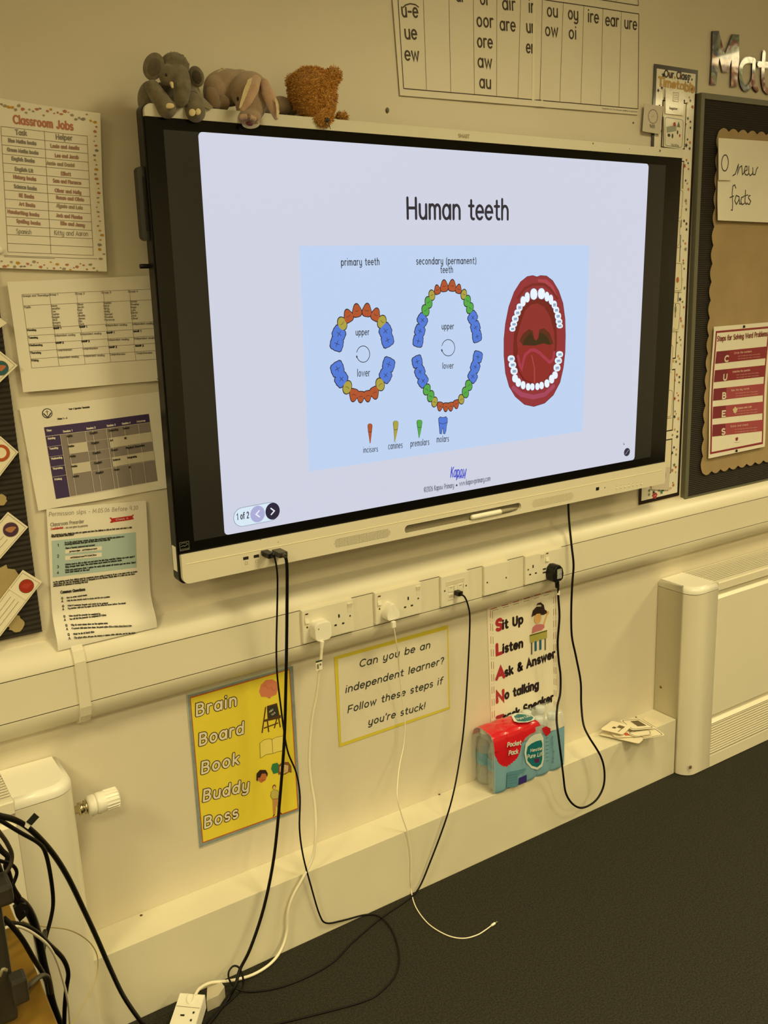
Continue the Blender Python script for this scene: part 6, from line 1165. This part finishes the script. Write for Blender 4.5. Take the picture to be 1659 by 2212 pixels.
lead('thin cream wire looping out over the radiator front', [(230, 1170, -.52), (330, 1205, -.5), (450, 1225, -.45), (700, 1260, -.38), (880, 1360, -.34), (975, 1490, -.32), (990, 1640, -.31), (950, 1820, -.32), (850, 2010, -.34), (740, 2190, -.36), (700, 2260, -.38)], .0011, mat('cream_wire', (196, 178, 120), .4))
lead('grey brown lead curling at the left photo edge above the monitor', [(-40, 230, -.76), (0, 280, -.76), (70, 380, -.75), (120, 500, -.74), (100, 620, -.74), (30, 700, -.74), (-40, 720, -.74)], .0028, mat('brown_grey_rubber', (52, 44, 32), .5))
lead('black lead loop hanging just right of the monitor hinge', [(-40, 540, -.74), (0, 560, -.74), (120, 600, -.73), (170, 680, -.72), (130, 800, -.72), (90, 870, -.72), (100, 960, -.7)], .0024)
lead('short twisted black lead above the bundle at the left edge', [(-40, 380, -.7), (20, 460, -.7), (80, 520, -.7), (60, 600, -.7), (90, 700, -.7), (130, 830, -.69), (190, 930, -.68)], .0038)
lead('olive lead from the monitor side block arching over to the bundle', [(215, 1905, -.85), (250, 1870, -.85), (300, 1820, -.84), (360, 1765, -.8), (420, 1725, -.76), (470, 1730, -.74), (500, 1790, -.73), (515, 1900, -.72)], .0034, mat('olive_rubber', (40, 34, 20), .45))
lead('brownish lead behind the bundle by the radiator foot', [(430, 1330, -.52), (445, 1285, -.5), (460, 1275, -.5), (450, 1400, -.52), (430, 1560, -.53)], .003, mat('brown_grey_rubber'))
t = thing('cable_clip', 'black D shaped plastic clip gripping the cable bundle', 'clip', tuple(at(*lx(220, 1090, 0)[:2], -.67)))
m = MB(); out_ = [(200, 985), (270, 1005), (290, 1060), (280, 1105), (200, 1180), (165, 1130), (140, 1045)]; inn_ = [(232, 1062), (250, 1062), (258, 1078), (250, 1092), (218, 1115), (214, 1100), (222, 1075)]
O_ = [at(*lx(X, Y, 0)[:2], -.675) for X, Y in out_]; I_ = [at(*lx(X, Y, 0)[:2], -.675) for X, Y in inn_]; n = 7; dd = Vector((0, .008, 0))
m.add(O_+I_+[p+dd for p in O_]+[p+dd for p in I_], [[i, (i+1) % n, n+(i+1) % n, n+i] for i in range(n)]+[[i, 2*n+i, 2*n+(i+1) % n, (i+1) % n] for i in range(n)]+[[n+i, n+(i+1) % n, 3*n+(i+1) % n, 3*n+i] for i in range(n)]+[[2*n+i, 3*n+i, 3*n+(i+1) % n, 2*n+(i+1) % n] for i in range(n)], BLACK); m.build('clip_body', t)

# extension block on the floor
t = thing('extension_lead', 'white extension socket block on the carpet at the foot of the ledge', 'extension lead', tuple(fl(400, 2200, .0)))
tz = .052; C4 = [fl(389, 2145, tz), fl(443, 2149, tz)]; dn = (fl(340, 2290, tz)-fl(389, 2145, tz)); C4 = [C4[0], C4[1], C4[1]+dn, C4[0]+dn]
m = MB(); c = sum(C4, Vector())/4; bot = [Vector((p.x, p.y, tz-.034)) for p in C4]; top2 = [c+(p-c)*.97+Vector((0, 0, .002)) for p in C4]; top2 = [Vector((p.x, p.y, tz+.002)) for p in top2]
m.add(bot+C4+top2, [[3, 2, 1, 0]]+[[i, (i+1) % 4, 4+(i+1) % 4, 4+i] for i in range(4)]+[[4+i, 4+(i+1) % 4, 8+(i+1) % 4, 8+i] for i in range(4)]+[[8, 9, 10, 11]], WHITEP); m.build('block', t)
zx = zz(340, 1980, 7.54)
for pts in (((372, 1590), (445, 1590), (437, 1622), (375, 1618)), ((580, 1545), (610, 1545), (600, 1580), (568, 1578)), ((535, 1668), (565, 1668), (555, 1705), (525, 1702))): MB().add([tuple(fl(*zx(*k), tz+.0026)) for k in pts], [[0, 1, 2, 3]], DARK).build('pin_slot', t)
P_ = [fl(*zx(*k), tz+.0024) for k in ((310, 1450), (690, 1488), (690, 1494), (309, 1457))]; MB().add([tuple(p) for p in P_], [[0, 1, 2, 3]], mat('bar_stud')).build('moulded_line', t)
m = MB(); m.tube([fl(*zx(*k), tz+.003) for k in ((520, 1265), (485, 1330), (490, 1390), (530, 1415), (575, 1380), (600, 1300), (615, 1250))], .0016, WHITEP, 8); m.build('cord_grip', t)
MB().box(C4[0].x-.0, C4[2].x*.5+C4[0].x*.5, C4[0].y-.06, C4[0].y-.02, .001, tz-.0345, mat('dark_prop', (70, 62, 44), .7)).build('underside_foot', t)
t = thing('power_adapter', 'small white power adapter lying behind the extension block', 'adapter', tuple(fl(462, 2150, 0)))
P_ = [fl(*k, .03) for k in ((448, 2128), (476, 2119), (485, 2131), (472, 2150), (446, 2162))]; P_ = [Vector((p.x, min(p.y, -.097), p.z)) for p in P_]; MB().prism([tuple(p) for p in P_], (0, 0, -.029), mat('adapter_grey', (186, 178, 156), .4)).build('body', t)
